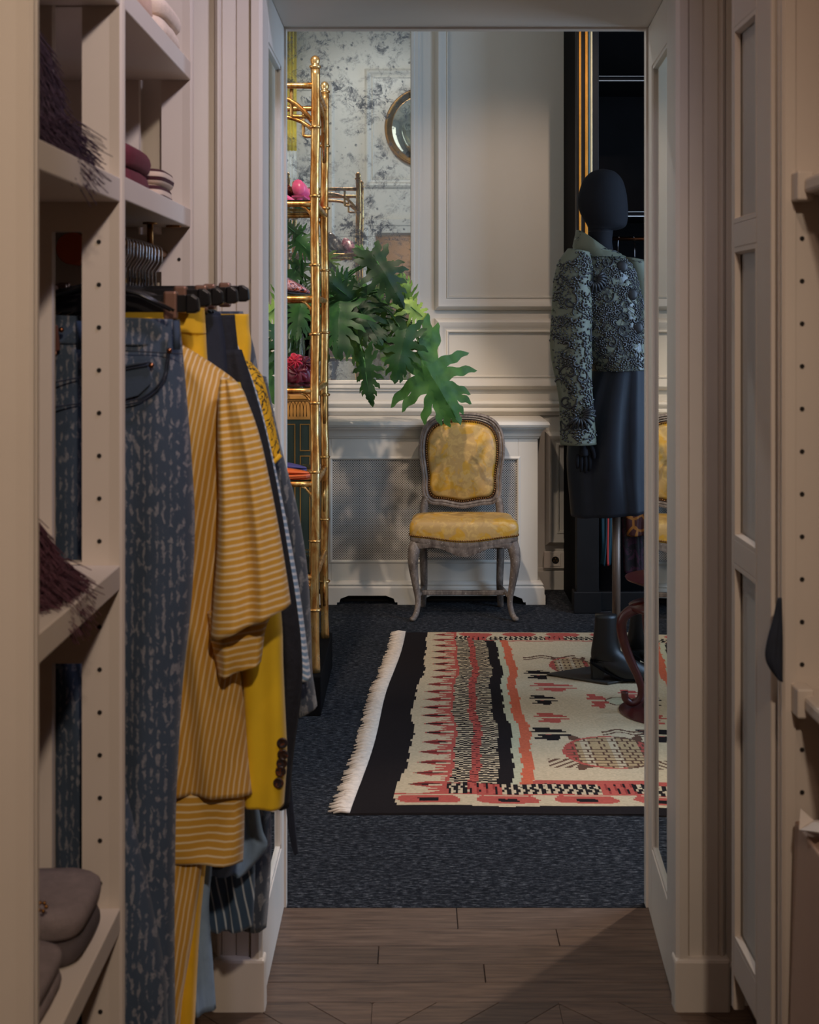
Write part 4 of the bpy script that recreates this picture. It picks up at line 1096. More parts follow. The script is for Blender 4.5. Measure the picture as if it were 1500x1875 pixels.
torso = loft([(1068, 452, 1132, 462, .17), (1052, 466, 1146, 474, .20), (1032, 490, 1160, 490, .24), (1028, 530, 1172, 530, .27), (1030, 580, 1182, 580, .28), (1050, 640, 1188, 640, .27), (1074, 668, 1192, 665, .265), (1082, 679, 1194, 676, .26)], MY+.02, .26, M_=40, ell=True, folds=.003, fn=3, seed=4)
torso.build('jacket_body', M['jacket2'], mn, smooth=True)
slv = loft([(1040, 455, 1080, 462, .10), (1022, 480, 1084, 486, .13), (1013, 520, 1084, 520, .14), (1010, 570, 1084, 570, .14), (1007, 620, 1084, 618, .135), (1010, 660, 1084, 658, .13), (1018, 700, 1084, 700, .125), (1024, 740, 1087, 740, .12), (1025, 780, 1090, 779, .12), (1026, 814, 1093, 813, .125)], MY-.10, .13, M_=36, ell=True, folds=.004, fn=3, seed=6)
slv.build('sleeve', M['jacket'], mn, smooth=True)
slf = loft([(1140, 470, 1185, 478, .10), (1150, 520, 1205, 520, .13), (1156, 600, 1212, 600, .13), (1160, 700, 1214, 700, .12), (1164, 790, 1214, 790, .12)], MY+.16, .12, M_=28, ell=True, folds=.004, fn=3, seed=8)
slf.build('sleeve', M['jacket'], mn, smooth=True)
# stand-up collar open at the front, lapels
def collar():
    rs = []
    c0 = P(1098, 462, MY)
    for k in range(31):
        a = PI*.42+2*PI*(.80)*k/30      # opening towards the right front
        dr = Vector((-math.cos(a), -math.sin(a), 0)) if False else Vector((math.cos(a+1.45), math.sin(a+1.45)*1.05, 0))
        lo = c0+dr*.086+Vector((0, .01, -.006)); hi = c0+dr*.078+Vector((-.004, .01, .026-.062*dr.x))
        ot = c0+dr*.104+Vector((0, .01, .004-.022*dr.x)); out2 = c0+dr*.094+Vector((0, .01, -.02))
        rs.append([lo, hi, hi+dr*.008, ot, out2])
    MB().rings(rs).build('collar', M['jacket'], mn, smooth=True, auto=60)
collar()
# beading and cord embroidery
def embroider(mb, region, seed, n, size=1.0):
    bvh = BVHTree.FromPolygons(mb.v, mb.f); rnd = random.Random(seed)
    bd = MB(); cd = MB(); pts = []
    def hit(x, z):
        h = bvh.ray_cast(Vector((x, 3.5, z)), Vector((0, 1, 0)))
        return h[0] if h[0] is not None else None
    tries = 0
    while len(pts) < n and tries < n*60:
        tries += 1
        px, py = rnd.uniform(region[0], region[2]), rnd.uniform(region[1], region[3])
        if any((px-a)**2+(py-b)**2 < (17*size)**2 for a, b in pts): continue
        c = P(px, py, MY)
        if hit(c.x, c.z) is None: continue
        pts.append((px, py)); ang = rnd.uniform(0, 6.28); kind = rnd.random()
        if kind < .8:
            npet = rnd.choice((6, 7, 8))
            for p in range(npet):
                a = ang+p*(PI*1.25/npet); curve = []
                for q in range(1, 5):
                    r = .0085*q*size*1.05; aa = a+.12*q; h = hit(c.x+math.cos(aa)*r, c.z+math.sin(aa)*r)
                    if h is None or rnd.random() < .12: continue
                    bd.ball(h+Vector((0, -.002, 0)), .0046*size*(1.15-.1*q), 6, 4, (1.0, .8, 1.0))
        else:
            curve = []
            for q in range(15):
                a = ang+q*.42; r = (.006+.0018*q)*size; h = hit(c.x+math.cos(a)*r, c.z+math.sin(a)*r)
                if h is not None: curve.append(h+Vector((0, -.002, 0)))
            if len(curve) > 5: cd.tube(curve, .0036*size, 6)
            curve = []
        tail = []
        for q in range(7):
            h = hit(c.x+math.cos(ang+3.6)*.008*q+.01*math.sin(q*.9), c.z-math.sin(ang)*.009*q)
            if h is not None: tail.append(h+Vector((0, -.0015, 0)))
        if len(tail) > 4: cd.tube(tail, .0026*size, 5)
    if bd.v: bd.build('bead_embroidery', M['bead'], mn, smooth=True, kind='stuff')
    if cd.v: cd.build('cord_embroidery', M['cord'], mn, smooth=True, kind='stuff')
embroider(slv, (1010, 470, 1088, 800), 3, 46, 1.15); embroider(torso, (1034, 470, 1185, 668), 9, 95, .9); embroider(slf, (1160, 560, 1212, 790), 5, 16)
# rosette and cuff flower in thick cord
def rosette(px, py, Y, r, turns, nm):
    c = P(px, py, Y); mb = MB()
    for k in range(10):
        a0 = -2.4+k*.33; s = c+Vector((math.cos(a0)*r*.25, 0, math.sin(a0)*r*.25)); e = c+Vector((math.cos(a0)*r, .012, math.sin(a0)*r))
        mb.tube(smooth_path([s, (s+e)/2+Vector((0, -.012, .006)), e], 4), .0055, 7)
    mb.build(nm, M['cord'], mn, smooth=True, kind='stuff')
rosette(1088, 512, MY-.135, .048, 2, 'cord_rosette'); rosette(1062, 760, MY-.168, .06, 2, 'cuff_rosette')
for bx_, by_ in ((1133, 490), (1150, 540), (1160, 600)):
    h = BVHTree.FromPolygons(torso.v, torso.f).ray_cast(Vector((XP(bx_, MY), 3.5, ZP5(by_))), Vector((0, 1, 0)))[0]
    if h: MB().lathe([(.001, -.014), (.012, -.013), (.022, -.008), (.024, 0), (.02, .004), (.001, .004)], h, 18, 'y').build('covered_button', M['cord'], mn, smooth=True)
# skirt
sk = loft([(1086, 668, 1190, 664, .24), (1076, 690, 1194, 688, .25), (1056, 740, 1200, 740, .28), (1043, 790, 1206, 790, .30), (1038, 840, 1210, 838, .31), (1041, 890, 1214, 882, .315), (1046, 944, 1218, 926, .32)], MY+.02, .28, M_=56, ell=True, folds=.011, fn=7, seed=12)
sk.build('skirt', M['skirt'], mn, smooth=True)
# arms end in gloved hands
def hand(px, py, Y, flip=1):
    mb = MB(); c = P(px, py, Y)
    mb.tube(smooth_path([c+Vector((0, 0, .05)), c+Vector((0, 0, .0)), c+Vector((.004, -.004, -.04)), c+Vector((.006, -.006, -.062))], 4), [.020]*4+[.022]*4+[.030]*4+[.022], 12, flat=.6)
    for i, (dx, l) in enumerate(((-.022, .052), (-.008, .066), (.007, .070), (.021, .062))):
        b = c+Vector((.005+dx, -.004, -.055)); mb.tube(smooth_path([b, b+Vector((dx*.12, -.008, -l*.45)), b+Vector((dx*.1, -.004, -l*.8)), b+Vector((dx*.05, .004, -l))], 3), [.0082]*4+[.0074]*3+[.0062]*2+[.004], 8)
    b = c+Vector((.03*flip, -.008, -.02)); mb.tube(smooth_path([c+Vector((.012*flip, -.004, -.012)), b, b+Vector((.012*flip, -.008, -.028)), b+Vector((.014*flip, -.006, -.05))], 3), [.011]*3+[.0095]*3+[.008]*3+[.0055], 8)
    mb.build('hand', M['mannequin'], mn, smooth=True)
hand(1066, 806, MY-.10); hand(1192, 790, MY+.16)
# pole and base plate
pz0 = .022
px_ = XP(1131, MY)
MB().tube([(px_, MY+.03, .02), (px_, MY+.03, ZP5(900))], .0165, 14).build('pole', M['pole'], mn, smooth=True)
cpl = Vector((XP(1122, MY), MY+.02, 0)); 
A_ = [(1000, 1240), (1115, 1258), (1262, 1236), (1150, 1218)]
def on_floor(px, py):
    Y = F*CH/(py-VY); return Vector(((px-VX)*Y/F, Y))
q0, q1, q3 = on_floor(1001, 1240), on_floor(1113, 1258), on_floor(1150, 1216)
e1 = q1-q0; q2 = q3+e1
MB().prism([q0, q1, q2, q3], .009, .016, lambda p, q, h: (p, q, h)).build('base_plate', M['plate'], mn, bevel=.001)

# ankle boots standing on the plate
def boot(name, label, bx, by, ang, S=1.0):
    t = thing(name, label, 'boot', (bx, by, .0165), 'black ankle boots on the mannequin plate')
    R = Matrix.Rotation(ang, 3, 'Z'); O = Vector((bx, by, .0165))
    rows = [(.245, -.028, .055, .036), (.20, -.030, .056, .038), (.15, -.036, .056, .039), (.115, -.042, .066, .038), (.095, -.044, .085, .036), (.08, -.043, .11, .034), (.066, -.042, .14, .034), (.05, -.040, .168, .038), (.034, -.036, .190, .040), (.018, -.030, .200, .038), (.008, -.02, .198, .036)]
    rs = []
    A = smooth_path([Vector((r[1], r[2], r[3])) for r in rows], 3); Z = smooth_path([Vector((r[0], 0, 0)) for r in rows], 3)
    for a, z in zip(A, Z):
        ring = []
        for j in range(24):
            th = 2*PI*j/24; u = .5-.5*math.cos(th); x = a.x+(a.y-a.x)*u; y = math.sin(th)*a.z*(1-.25*max(0, u-.6))
            h = z.x+.0
            lift = .062*max(0, 1-max(0, x+.045)/.125)**1.3 if z.x < .07 else 0
            ring.append(O+R @ Vector((x*S, y*S, (h+lift*max(0, (1-h/.09)))*S)))
        rs.append(ring)
    MB().rings(rs).build('shaft', M['boot'], t, smooth=True)
    so = []
    for i in range(13):
        x = -.045+.245*i/12; w = .034+.006*math.sin(i/12*PI*1.6); lift = .062*max(0, 1-max(0, x+.045)/.125)**1.3
        if i == 12: w = .018
        so.append([O+R @ Vector((x*S, s*w*S, (lift+h)*S)) for s, h in ((-1, .0), (1, .0), (1, .008), (-1, .008))])
    MB().rings(so).build('sole', M['blackmatte'], t)
    hl = []
    for z, a, b, w in ((.064, -.048, .022, .032), (.03, -.044, .008, .026), (0, -.043, .004, .025)):
        hl.append([O+R @ Vector((x*S, y*S, z*S)) for x, y in ((a, -w*.6), (a+.008, -w), (b, -w), (b, w), (a+.008, w), (a, w*.6))])
    MB().rings(hl).build('heel', M['boot'], t)
boot('ankle_boot', 'black leather heeled ankle boot in front of the mannequin pole', XP(1099, MY), MY-.06, -.12, 1.0)
boot('ankle_boot', 'black leather ankle boot half hidden behind the lacquer stand', XP(1150, MY)+.06, MY+.12, -.12, 1.0)

# ------------------------------------------------------------------ red lacquer stand
M['lacquer'] = plain('red_brown_lacquer', hexc(72, 28, 25), .3, var=.2, scale=14)
SY = 4.66
sxc = XP(1232, SY)
stn = thing('lacquer_stand', 'red lacquer plant stand with scrolled legs half hidden by the doorway', 'stand', (sxc, SY, .008))
zt = ZP(1060, SY)
def ringz(rr_, z0, sides=6): return [(sxc+rr_*math.cos(2*PI*k/sides), SY+rr_*math.sin(2*PI*k/sides), z0) for k in range(sides)]
MB().lathe([(.001, zt-.03), (.10, zt-.03), (.115, zt-.02), (.165, zt-.002), (.168, zt+.004), (.16, zt+.006), (.001, zt+.006)], (sxc, SY, 0), 36).build('top', M['lacquer'], stn, smooth=True, auto=40)
MB().lathe([(.085, zt-.085), (.10, zt-.08), (.095, zt-.03), (.085, zt-.03)], (sxc, SY, 0), 24).build('gilt_collar', M['ochre'], stn, smooth=True)
MB().lathe([(.09, zt-.115), (.15, zt-.108), (.155, zt-.095), (.10, zt-.083), (.09, zt-.083)], (sxc, SY, 0), 30).build('apron', M['lacquer'], stn, smooth=True)
for k in range(5):
    a = PI+2*PI*k/5+.03; d = Vector((math.cos(a), math.sin(a), 0)); c = Vector((sxc, SY, 0))
    leg = [(.09, zt-.10), (.14, zt-.108), (.175, zt-.135), (.183, zt-.175), (.172, zt-.23), (.15, zt-.29), (.125, zt-.345), (.112, zt-.39), (.118, zt-.425), (.145, zt-.44), (.168, zt-.425), (.172, zt-.40)]
    pts = smooth_path([c+d*r+Vector((0, 0, z)) for r, z in leg], 5); n = len(pts)
    MB().tube(pts, [.022-.009*min(1, 1.6*i/n) for i in range(n)], 8).build('leg', M['lacquer'], stn, smooth=True)
zb = zt-.455
MB().lathe([(.09, zb), (.15, zb), (.185, zb-.012), (.19, zb-.03), (.175, zb-.045), (.185, .010), (.19, .008), (.11, .008), (.10, .03), (.09, zb-.02)], (sxc, SY, 0), 40).build('base_ring', M['lacquer'], stn, smooth=True, auto=40)
# ------------------------------------------------------------------ corridor shelf unit, left
LX = -0.4425
YA, YBm, YC = 1.53, 2.0, 2.655
su = thing('shelf_unit', 'cream painted open shelf unit with drilled uprights on the left', 'shelf unit', (-.62, 2.0, -.014))
BX = -0.84
def upright(Y, th=.024, name='upright', side='y', rungs=()):
    """ladder panel across the depth with an open middle, plus a moulded front stile"""
    mb = MB(); y0, y1 = Y, Y+th
    xw1, xw0 = XP(150, 2.0), XP(95, 2.0)
    mb.box(xw1, LX-.012, y0, y1, -.014, 2.66)          # front stile with the pin holes
    mb.box(XP(68, 2.0)-.06, xw0, y0, y1, -.014, 2.66)
    for z0, z1 in rungs: mb.box(xw0, xw1, y0, y1, z0, z1)
    mb.box(BX, XP(68, 2.0)-.06, y0, y1, -.014, 2.66)
    o = mb.build(name, M['shelf'], su)
    pr = [(-.02, .0), (-.004, -.002), (0, .002), (0, th*.38), (-.003, th*.45), (-.003, th*.55), (0, th*.62), (0, th+.0), (-.004, th+.003), (-.02, th+.002)]
    MB().prism([(LX+a, Y+b) for a, b in pr], -.014, 2.66, lambda p, q, h: (p, q, h)).build('edge_moulding', M['shelf'], o, smooth=False)
    return o
zB = lambda y: ZP(y, 2.0)
upA = upright(YA, .024, rungs=((-.014, 2.66),))
upB = upright(YBm, .020, rungs=((-.014, .12), (zB(1215), zB(1150)), (zB(1034), zB(1030)), (zB(424), zB(335)), (1.9, 1.93), (2.5, 2.66)))
upC = upright(YC-.02, .020, rungs=((-.014, .12), (zB(1215), zB(1150)), (zB(470), zB(380)), (2.5, 2.66)))
hole_me = None
def pin_hole(x, y, z, parent):
    global hole_me
    if hole_me is None:
        o = MB().lathe([(.0001, -.0008), (.0036, -.0008), (.0036, 0), (.0001, 0)], (0, 0, 0), 10, 'y').build('pin_hole', M['hole'], None)
        hole_me = o.data; bpy.data.objects.remove(o)
    h = bpy.data.objects.new('pin_hole', hole_me); COL.objects.link(h); h.parent = parent
    h.location = Vector((x, y, z))-wl(parent)
for k in range(19):
    y = 443+78.3*k
    if k == 8: continue
    pin_hole(XP(181+.4*k*.4, 2.0), 2.0-.0002, zB(y), upB)
pin_hole(XP(328, YC-.02), YC-.0202, ZP(475, YC-.02), upC)
for k in range(1, 8): pin_hole(XP(328, YC-.02), YC-.0202, ZP(475, YC-.02)-.065*k, upC)
def shelf(y0, y1, ztop, th=.037, x1=LX-.003, parent=None, nm='shelf', x0=BX):
    return MB().box(x0, x1, y0, y1, ztop-th, ztop).build(nm, M['shelf'], parent or su, bevel=.002)
zA = [1.916, 1.616, 1.025, .502]
for z in zA: shelf(YA+.024, YBm, z)
for z in (1.918, 1.622, .06): shelf(YBm+.02, YC-.02, z)
MB().box(BX-.012, BX, YA-.65, YC, -.014, 2.66).build('back_panel', M['shelf'], su)
# vertical battens on the back, seen between the shelves
for y in (1.72, 2.22, 2.45): MB().box(BX, BX+.015, y-.03, y+.03, 0, 2.66).build('batten', M['shelf'], su)
RXr, RZr = -0.5, 1.532
MB().tube([(RXr, YBm+.02, RZr), (RXr, YC-.02, RZr)], .008, 12).build('hanging_rail', M['brass'], su, smooth=True)
MB().tube([(RXr, 2.50, RZr), (RXr, 2.50, 1.586)], .006, 10).lathe([(.001, 0), (.014, 0), (.014, .004), (.001, .004)], (RXr, 2.50, 1.5815), 14).build('rail_bracket', M['brass'], su, smooth=True)
MB().lathe([(.0001, 0), (.015, 0), (.015, .004), (.0001, .004)], (-.41-.06, 2.58, 1.5812), 12).build('shelf_stud', M['brass'], su)

# ------------------------------------------------------------------ hanging garments
def m_stripe(name, a, b, period, width, ang=0.0, warp=.004, rough=.7, c2=None):
    t = NT(name); u = t.n.new('ShaderNodeUVMap'); u.uv_map = 'UVMap'
    v = t.map(u.outputs[0], (1, 1, 1), (0, 0, ang)); x, y, z = t.sep(v)
    n = t.noise(t.tc(), 9, 3, .5)
    w_ = t.math('ADD', x, t.math('MULTIPLY', t.math('SUBTRACT', n, .5), warp*4))
    fr = t.math('FRACT', t.math('ADD', t.math('DIVIDE', w_, period), 50.0))
    d = t.math('ABSOLUTE', t.math('SUBTRACT', fr, .5))
    m = t.ramp(d, [(max(0, width*.5-.05), 1.0), (width*.5+.05, 0.0)])
    f = t.noise(t.map(t.tc(), (1, 1, 1)), 900, 2, .5)
    base = t.mix(t.math('MULTIPLY', n, .5), a, tuple(q*.72 for q in a))
    t.set('Base Color', t.mix(m, base, b)); t.set('Roughness', rough); t.set('Sheen Weight', .2); t.bump(f, .15, .001); return t.m
def m_denim(name, dark, light, sx=120, sz=58, lo=.50):
    t = NT(name); u = t.n.new('ShaderNodeUVMap'); u.uv_map = 'UVMap'
    x, y, z = t.sep(u.outputs[0])
    nz = t.noise(t.map(u.outputs[0], (sx, sz, 1)), 1.0, 3, .55, .6); n1 = t.noise(t.tc(), 240, 3, .6)
    cw = t.math('MULTIPLY', t.math('COSINE', t.math('MULTIPLY', x, 2*PI*sx*.8)), .07)
    m = t.math('MULTIPLY', t.ramp(t.math('ADD', nz, cw), [(.54, 0.0), (.62, 1.0)]), t.ramp(n1, [(.3, .45), (.6, 1.0)]))
    base = t.mix(t.noise(t.tc(), 7, 3), tuple(q*.75 for q in dark), tuple(q*1.25 for q in dark))
    t.set('Base Color', t.mix(t.math('MULTIPLY', m, .78), base, light)); t.set('Roughness', .85); t.set('Sheen Weight', .15); t.bump(n1, .25, .0015); return t.m
M['denim'] = m_denim('printed_denim', hexc(56, 70, 88), hexc(140, 138, 142))
M['denim_plain'] = plain('denim_seam', hexc(52, 66, 86), .85, var=.2, scale=60)
M['denim2'] = m_denim('grey_printed_denim', hexc(62, 70, 80), hexc(140, 140, 138), 95, 48)
M['stitch'] = plain('dark_stitching', hexc(36, 42, 56), .8)
M['yel_h'] = m_stripe('ochre_stripe_sleeve', hexc(216, 162, 52), hexc(232, 206, 160), .0108, .34, PI/2-.14, .0012)
M['yel_v'] = m_stripe('ochre_stripe_body', hexc(206, 152, 52), hexc(226, 198, 150), .0085, .30, 0.16, .002)
M['yel_b'] = m_stripe('ochre_stripe_hem', hexc(210, 156, 50), hexc(230, 206, 160), .0128, .26, PI/2, .0015)
M['yellow'] = plain('saffron_wool', hexc(232, 178, 12), .75, var=.1, scale=12, sheen=.2, bump=.08, bscale=400)
M['lemon'] = plain('lemon_wool', hexc(226, 184, 12), .75, var=.08, scale=9, sheen=.2, bump=.06, bscale=400)
M['blackcloth'] = plain('black_textured_cloth', hexc(24, 25, 32), .85, var=.4, scale=60, bump=.5, bscale=140)
M['navycloth'] = plain('navy_cloth', hexc(30, 36, 50), .8, var=.2, scale=40)
M['bluestripe'] = m_stripe('pale_blue_stripe', hexc(128, 160, 188), hexc(222, 226, 230), .0095, .42, PI/2+.5, .001)
M['bluestripe2'] = m_stripe('blue_white_stripe', hexc(58, 84, 112), hexc(190, 200, 208), .0145, .18, -.16, .002)
M['paleblue'] = plain('pale_blue_cotton', hexc(134, 160, 190), .75, var=.12, scale=20)
M['leather'] = plain('brown_leather_patch', hexc(86, 44, 34), .6, var=.2, scale=30)
M['horn'] = m_blotch('horn_button', [hexc(40, 26, 20), hexc(60, 40, 30), hexc(44, 44, 50), hexc(110, 60, 30)], 120, .3)
def m_soutache():
    t = NT('yellow_with_black_soutache'); v = t.tc(); n = t.noise(v, 26, 2, .5, 2.2); x = t.math('ABSOLUTE', t.math('SUBTRACT', n, .5)); f = t.noise(v, 9, 2)
    m = t.math('MULTIPLY', t.ramp(x, [(.02, 1.0), (.035, 0.0)]), t.ramp(f, [(.42, 0.0), (.48, 1.0)]))
    t.set('Base Color', t.mix(m, hexc(226, 172, 14), hexc(26, 22, 20))); t.set('Roughness', .7); t.bump(m, .5, .004); return t.m
M['soutache'] = m_soutache()

def hook(parent, Y, x=RXr):
    pts = [(x, Y, RZr-.075), (x, Y, RZr-.04), (x+.012, Y, RZr-.022), (x+.0125, Y, RZr-.002)]
    for k in range(7):
        a = -.1+k*PI/6; pts.append((x+.0125*math.cos(a), Y, RZr+.0005+.0112*math.sin(a)))
    MB().tube(pts, .0021, 7).build('hook', M['chrome'], parent, smooth=True)
def clip_hanger(Y, xr_px, y_px, label, clip_px=None):
    """black bar hanger with a brown spring clip near its right end"""
    t = thing('clip_hanger', label, 'hanger', (RXr, Y, RZr), 'black clip hangers on the rail')
    hook(t, Y)
    xr = XP(xr_px, Y); z = ZP(y_px, Y); xl = 2*RXr-xr
    MB().box(xl, xr-.012, Y-.006, Y+.006, z-.014, z+.014).tube([(RXr, Y, z+.01), (RXr, Y, RZr-.07)], .004, 8).build('bar', M['plastic'], t, bevel=.003)
    for s in (-1, 1):
        cx = RXr+s*(xr-RXr)
        MB().prism([(cx-.012*s, z-.016), (cx+.002*s, z-.016), (cx+.010*s, z-.012), (cx+.008*s, z+.008), (cx-.002*s, z+.015), (cx-.012*s, z+.015)], Y-.010, Y+.010, lambda p, q, h: (p, h, q)).build('end_cap', M['plastic'], t, bevel=.003)
        cc = RXr+s*((XP(clip_px, Y) if clip_px else xr-.03)-RXr)
        MB().box(cc-.011, cc+.011, Y-.010, Y+.010, z-.026, z+.020).build('clip', M['clip'], t, bevel=.004)
    return t
clip_hanger(2.12, 355, 556, 'black clip hanger with brown clips holding the printed jeans', 313)
clip_hanger(2.21, 376, 545, 'black clip hanger holding the saffron trousers', 331)
clip_hanger(2.29, 400, 543, 'third black clip hanger along the rail from the front')
clip_hanger(2.37, 427, 540, 'black clip hanger holding the grey blue cloth', 384)
clip_hanger(2.45, 448, 537, 'farthest black clip hanger on the rail', 412)
for k, Y in enumerate((2.06, 2.09, 2.155, 2.18, 2.245, 2.265, 2.32, 2.345, 2.40, 2.425, 2.48, 2.515, 2.55)):
    t = thing('hanger', 'chrome hooked black hanger, %s from the front of the rail' % ('first second third fourth fifth sixth seventh eighth ninth tenth eleventh twelfth thirteenth'.split()[k]), 'hanger', (RXr, Y, RZr), 'chrome hooked hangers on the rail')
    hook(t, Y)
    MB().tube([(RXr-.15, Y, RZr-.125), (RXr-.07, Y, RZr-.092), (RXr, Y, RZr-.075), (RXr+.07, Y, RZr-.092), (RXr+.12, Y, RZr-.118)], [.004, .006, .007, .006, .004], 8, flat=.6).build('shoulders', M['plastic'], t, smooth=True)

# printed jeans, nearest
JY = 2.125
jn = thing('printed_jeans', 'blue jeans with pale fleck print hanging nearest on the rail', 'jeans', tuple(P(215, 585, JY)))
loft([(92, 582, 330, 590, .035), (92, 600, 331, 604, .04), (90, 650, 336, 655, .06), (88, 720, 343, 735, .07), (84, 830, 352, 850, .075), (82, 960, 357, 960, .075), (86, 1100, 351, 1100, .07), (90, 1250, 335, 1250, .066), (94, 1400, 326, 1400, .064), (96, 1500, 322, 1500, .062), (96, 1700, 320, 1700, .06), (98, 1940, 322, 1940, .06)], JY, .07, folds=.006, fn=4, seed=2, sub=5, M_=40, pw=3).build('rear_leg', M['denim'], jn, smooth=True)
loft([(92, 1180, 150, 1200, .03), (93, 1320, 200, 1330, .04), (95, 1440, 229, 1440, .05), (98, 1560, 258, 1560, .055), (102, 1680, 284, 1680, .06), (108, 1780, 302, 1780, .06), (114, 1940, 312, 1940, .06)], JY-.052, .05, folds=.005, fn=3, seed=3, M_=30, pw=2.6).build('front_leg', M['denim'], jn, smooth=True)
loft([(93, 577, 329, 585, .045), (93, 600, 331, 606, .048), (92, 628, 334, 634, .055)], JY, .05, folds=.0015, fn=3, seed=5, M_=40, pw=3.2).build('waistband', M['denim'], jn, smooth=True)
for xp in (322, 145):
    MB().tube([P(xp, 588, JY-.031), P(xp+1, 612, JY-.035), P(xp+2, 640, JY-.036)], .0055, 6, flat=.5).build('belt_loop', M['denim_plain'], jn, smooth=True)
def jl(pts, Y, r=.0014, nm='stitching', mat='stitch'):
    return MB().tube(smooth_path([P(a, b, Y) for a, b in pts], 6), r, 5).build(nm, M[mat], jn, smooth=True)
jl([(228, 741), (262, 733), (290, 712), (306, 685), (311, 645)], JY-.042); jl([(228, 736), (260, 728), (287, 708), (302, 682), (307, 645)], JY-.042)
MB().prism([(p.x, p.z) for p in [P(a, b, JY) for a, b in ((228, 668), (277, 660), (288, 692), (284, 702), (262, 722), (228, 731))]], JY-.041, JY-.036, lambda p, q, h: (p, h, q)).build('coin_pocket', M['denim'], jn, bevel=.001)
jl([(226, 672), (276, 663)], JY-.044); jl([(226, 677), (276, 668)], JY-.044)
jl([(226, 642), (335, 648)], JY-.040, .001)
jl([(100, 700), (152, 690)], JY-.042); jl([(100, 745), (152, 738)], JY-.042)
for a, b in ((310, 642), (277, 669), (112, 604), (100, 648)):
    p = P(a, b, JY-.044); MB().lathe([(.0001, -.002), (.004, -.0015), (.0045, .001), (.0001, .001)], p, 10, 'y').build('rivet', M['copper'], jn, smooth=True)
MB().prism([(p.x, p.z) for p in [P(a, b, JY) for a, b in ((97, 592), (116, 596), (120, 640), (97, 650))]], JY-.036, JY-.030, lambda p, q, h: (p, h, q)).build('leather_patch', M['leather'], jn, bevel=.001)

# ochre striped shirt
SYh = 2.215
sh_ = thing('striped_shirt', 'ochre and white striped short sleeved shirt beside the jeans', 'shirt', tuple(P(250, 630, SYh)))
loft([(180, 640, 334, 631, .03), (176, 662, 390, 666, .06), (170, 695, 438, 704, .08), (165, 740, 454, 748, .10), (162, 810, 440, 815, .12), (160, 900, 422, 920, .12), (160, 1050, 415, 1060, .10), (160, 1180, 432, 1180, .09), (160, 1280, 446, 1280, .08), (160, 1380, 454, 1385, .07), (160, 1440, 462, 1455, .055)], SYh+.012, .09, folds=.011, fn=6, seed=7, M_=44, pw=2.6).build('body', M['yel_v'], sh_, smooth=True)
loft([(404, 690, 434, 700, .03), (400, 725, 452, 732, .05), (398, 800, 476, 800, .06), (400, 900, 497, 895, .065), (397, 1000, 514, 985, .07), (391, 1080, 526, 1058, .08), (384, 1172, 533, 1106, .085)], SYh-.055, .065, folds=.007, fn=4, seed=9, M_=40, pw=2.4).build('sleeve', M['yel_h'], sh_, smooth=True)
loft([(380, 1120, 505, 1110, .04), (386, 1170, 487, 1150, .05), (394, 1205, 481, 1192, .05), (400, 1240, 478, 1212, .045)], SYh-.030, .05, folds=.008, fn=3, seed=11, M_=30).build('sleeve', M['yel_h'], sh_, smooth=True)
loft([(160, 1430, 448, 1452, .05), (160, 1480, 448, 1490, .05), (160, 1530, 447, 1540, .05), (160, 1566, 445, 1577, .05)], SYh+.02, .05, folds=.006, fn=5, seed=12, M_=36, pw=3).build('hem_band', M['yel_b'], sh_, smooth=True)
def garment(name, label, cat, rows, Y, depth, mat, seed, fn=4, folds=.007, M_=34, pw=2.4, part='cloth'):
    t = thing(name, label, cat, tuple(P((rows[0][0]+rows[0][2])/2, rows[0][1], Y)))
    loft(rows, Y, depth, folds=folds, fn=fn, seed=seed, M_=M_, pw=pw).build(part, mat, t, smooth=True)
    return t
garment('striped_trousers', 'ochre striped trousers hanging low below the shirt hem', 'trousers', [(200, 1300, 380, 1300), (200, 1500, 376, 1500), (210, 1600, 368, 1600), (215, 1720, 352, 1720), (218, 1830, 334, 1830), (220, 1940, 325, 1940)], 2.235, .04, M['yel_v'], 21, 5)
yt = garment('saffron_trousers', 'saffron yellow trousers on a clip hanger behind the striped shirt', 'trousers', [(170, 562, 374, 566), (170, 600, 377, 604), (172, 640, 380, 660), (180, 800, 392, 800), (190, 1200, 390, 1200), (200, 1500, 384, 1500), (205, 1700, 366, 1700), (210, 1940, 354, 1940)], 2.265, .03, M['yellow'], 22, 4, .004)
loft([(170, 560, 374.5, 564), (170, 580, 376, 586), (170, 606, 377.5, 612)], 2.265, .036, M_=34).build('waistband', M['yellow'], yt, smooth=True)
bz = garment('lemon_blazer', 'lemon yellow blazer whose buttoned sleeve shows below the shirt', 'blazer', [(280, 700, 440, 700), (260, 800, 462, 800), (240, 950, 470, 950), (240, 1150, 460, 1150), (250, 1330, 452, 1340), (250, 1440, 440, 1440)], 2.30, .045, M['lemon'], 23, 4, .004, part='body')
loft([(400, 850, 462, 845, .04), (420, 1000, 500, 1000, .05), (436, 1130, 516, 1130, .055), (442, 1220, 519, 1220, .055), (446, 1310, 523, 1310, .055), (448, 1380, 526, 1380, .055), (447, 1430, 523, 1432, .055), (446, 1472, 520, 1474, .055)], 2.262, .05, folds=.003, fn=2, seed=24, M_=30, pw=2.8).build('sleeve', M['lemon'], bz, smooth=True)
for a, b in ((517, 1360), (518, 1381), (516, 1397), (514, 1412), (510, 1433)):
    MB().lathe([(.0001, -.003), (.006, -.003), (.0085, -.0045), (.0095, -.002), (.0085, .001), (.0001, .001)], P(a, b, 2.236), 14, 'y').build('button', M['horn'], bz, smooth=True)
garment('navy_trousers', 'navy blue trousers clipped behind the saffron pair', 'trousers', [(250, 572, 404, 574), (250, 640, 414, 640), (252, 800, 420, 800), (260, 1300, 418, 1300), (270, 1590, 410, 1590)], 2.325, .03, M['navycloth'], 25)
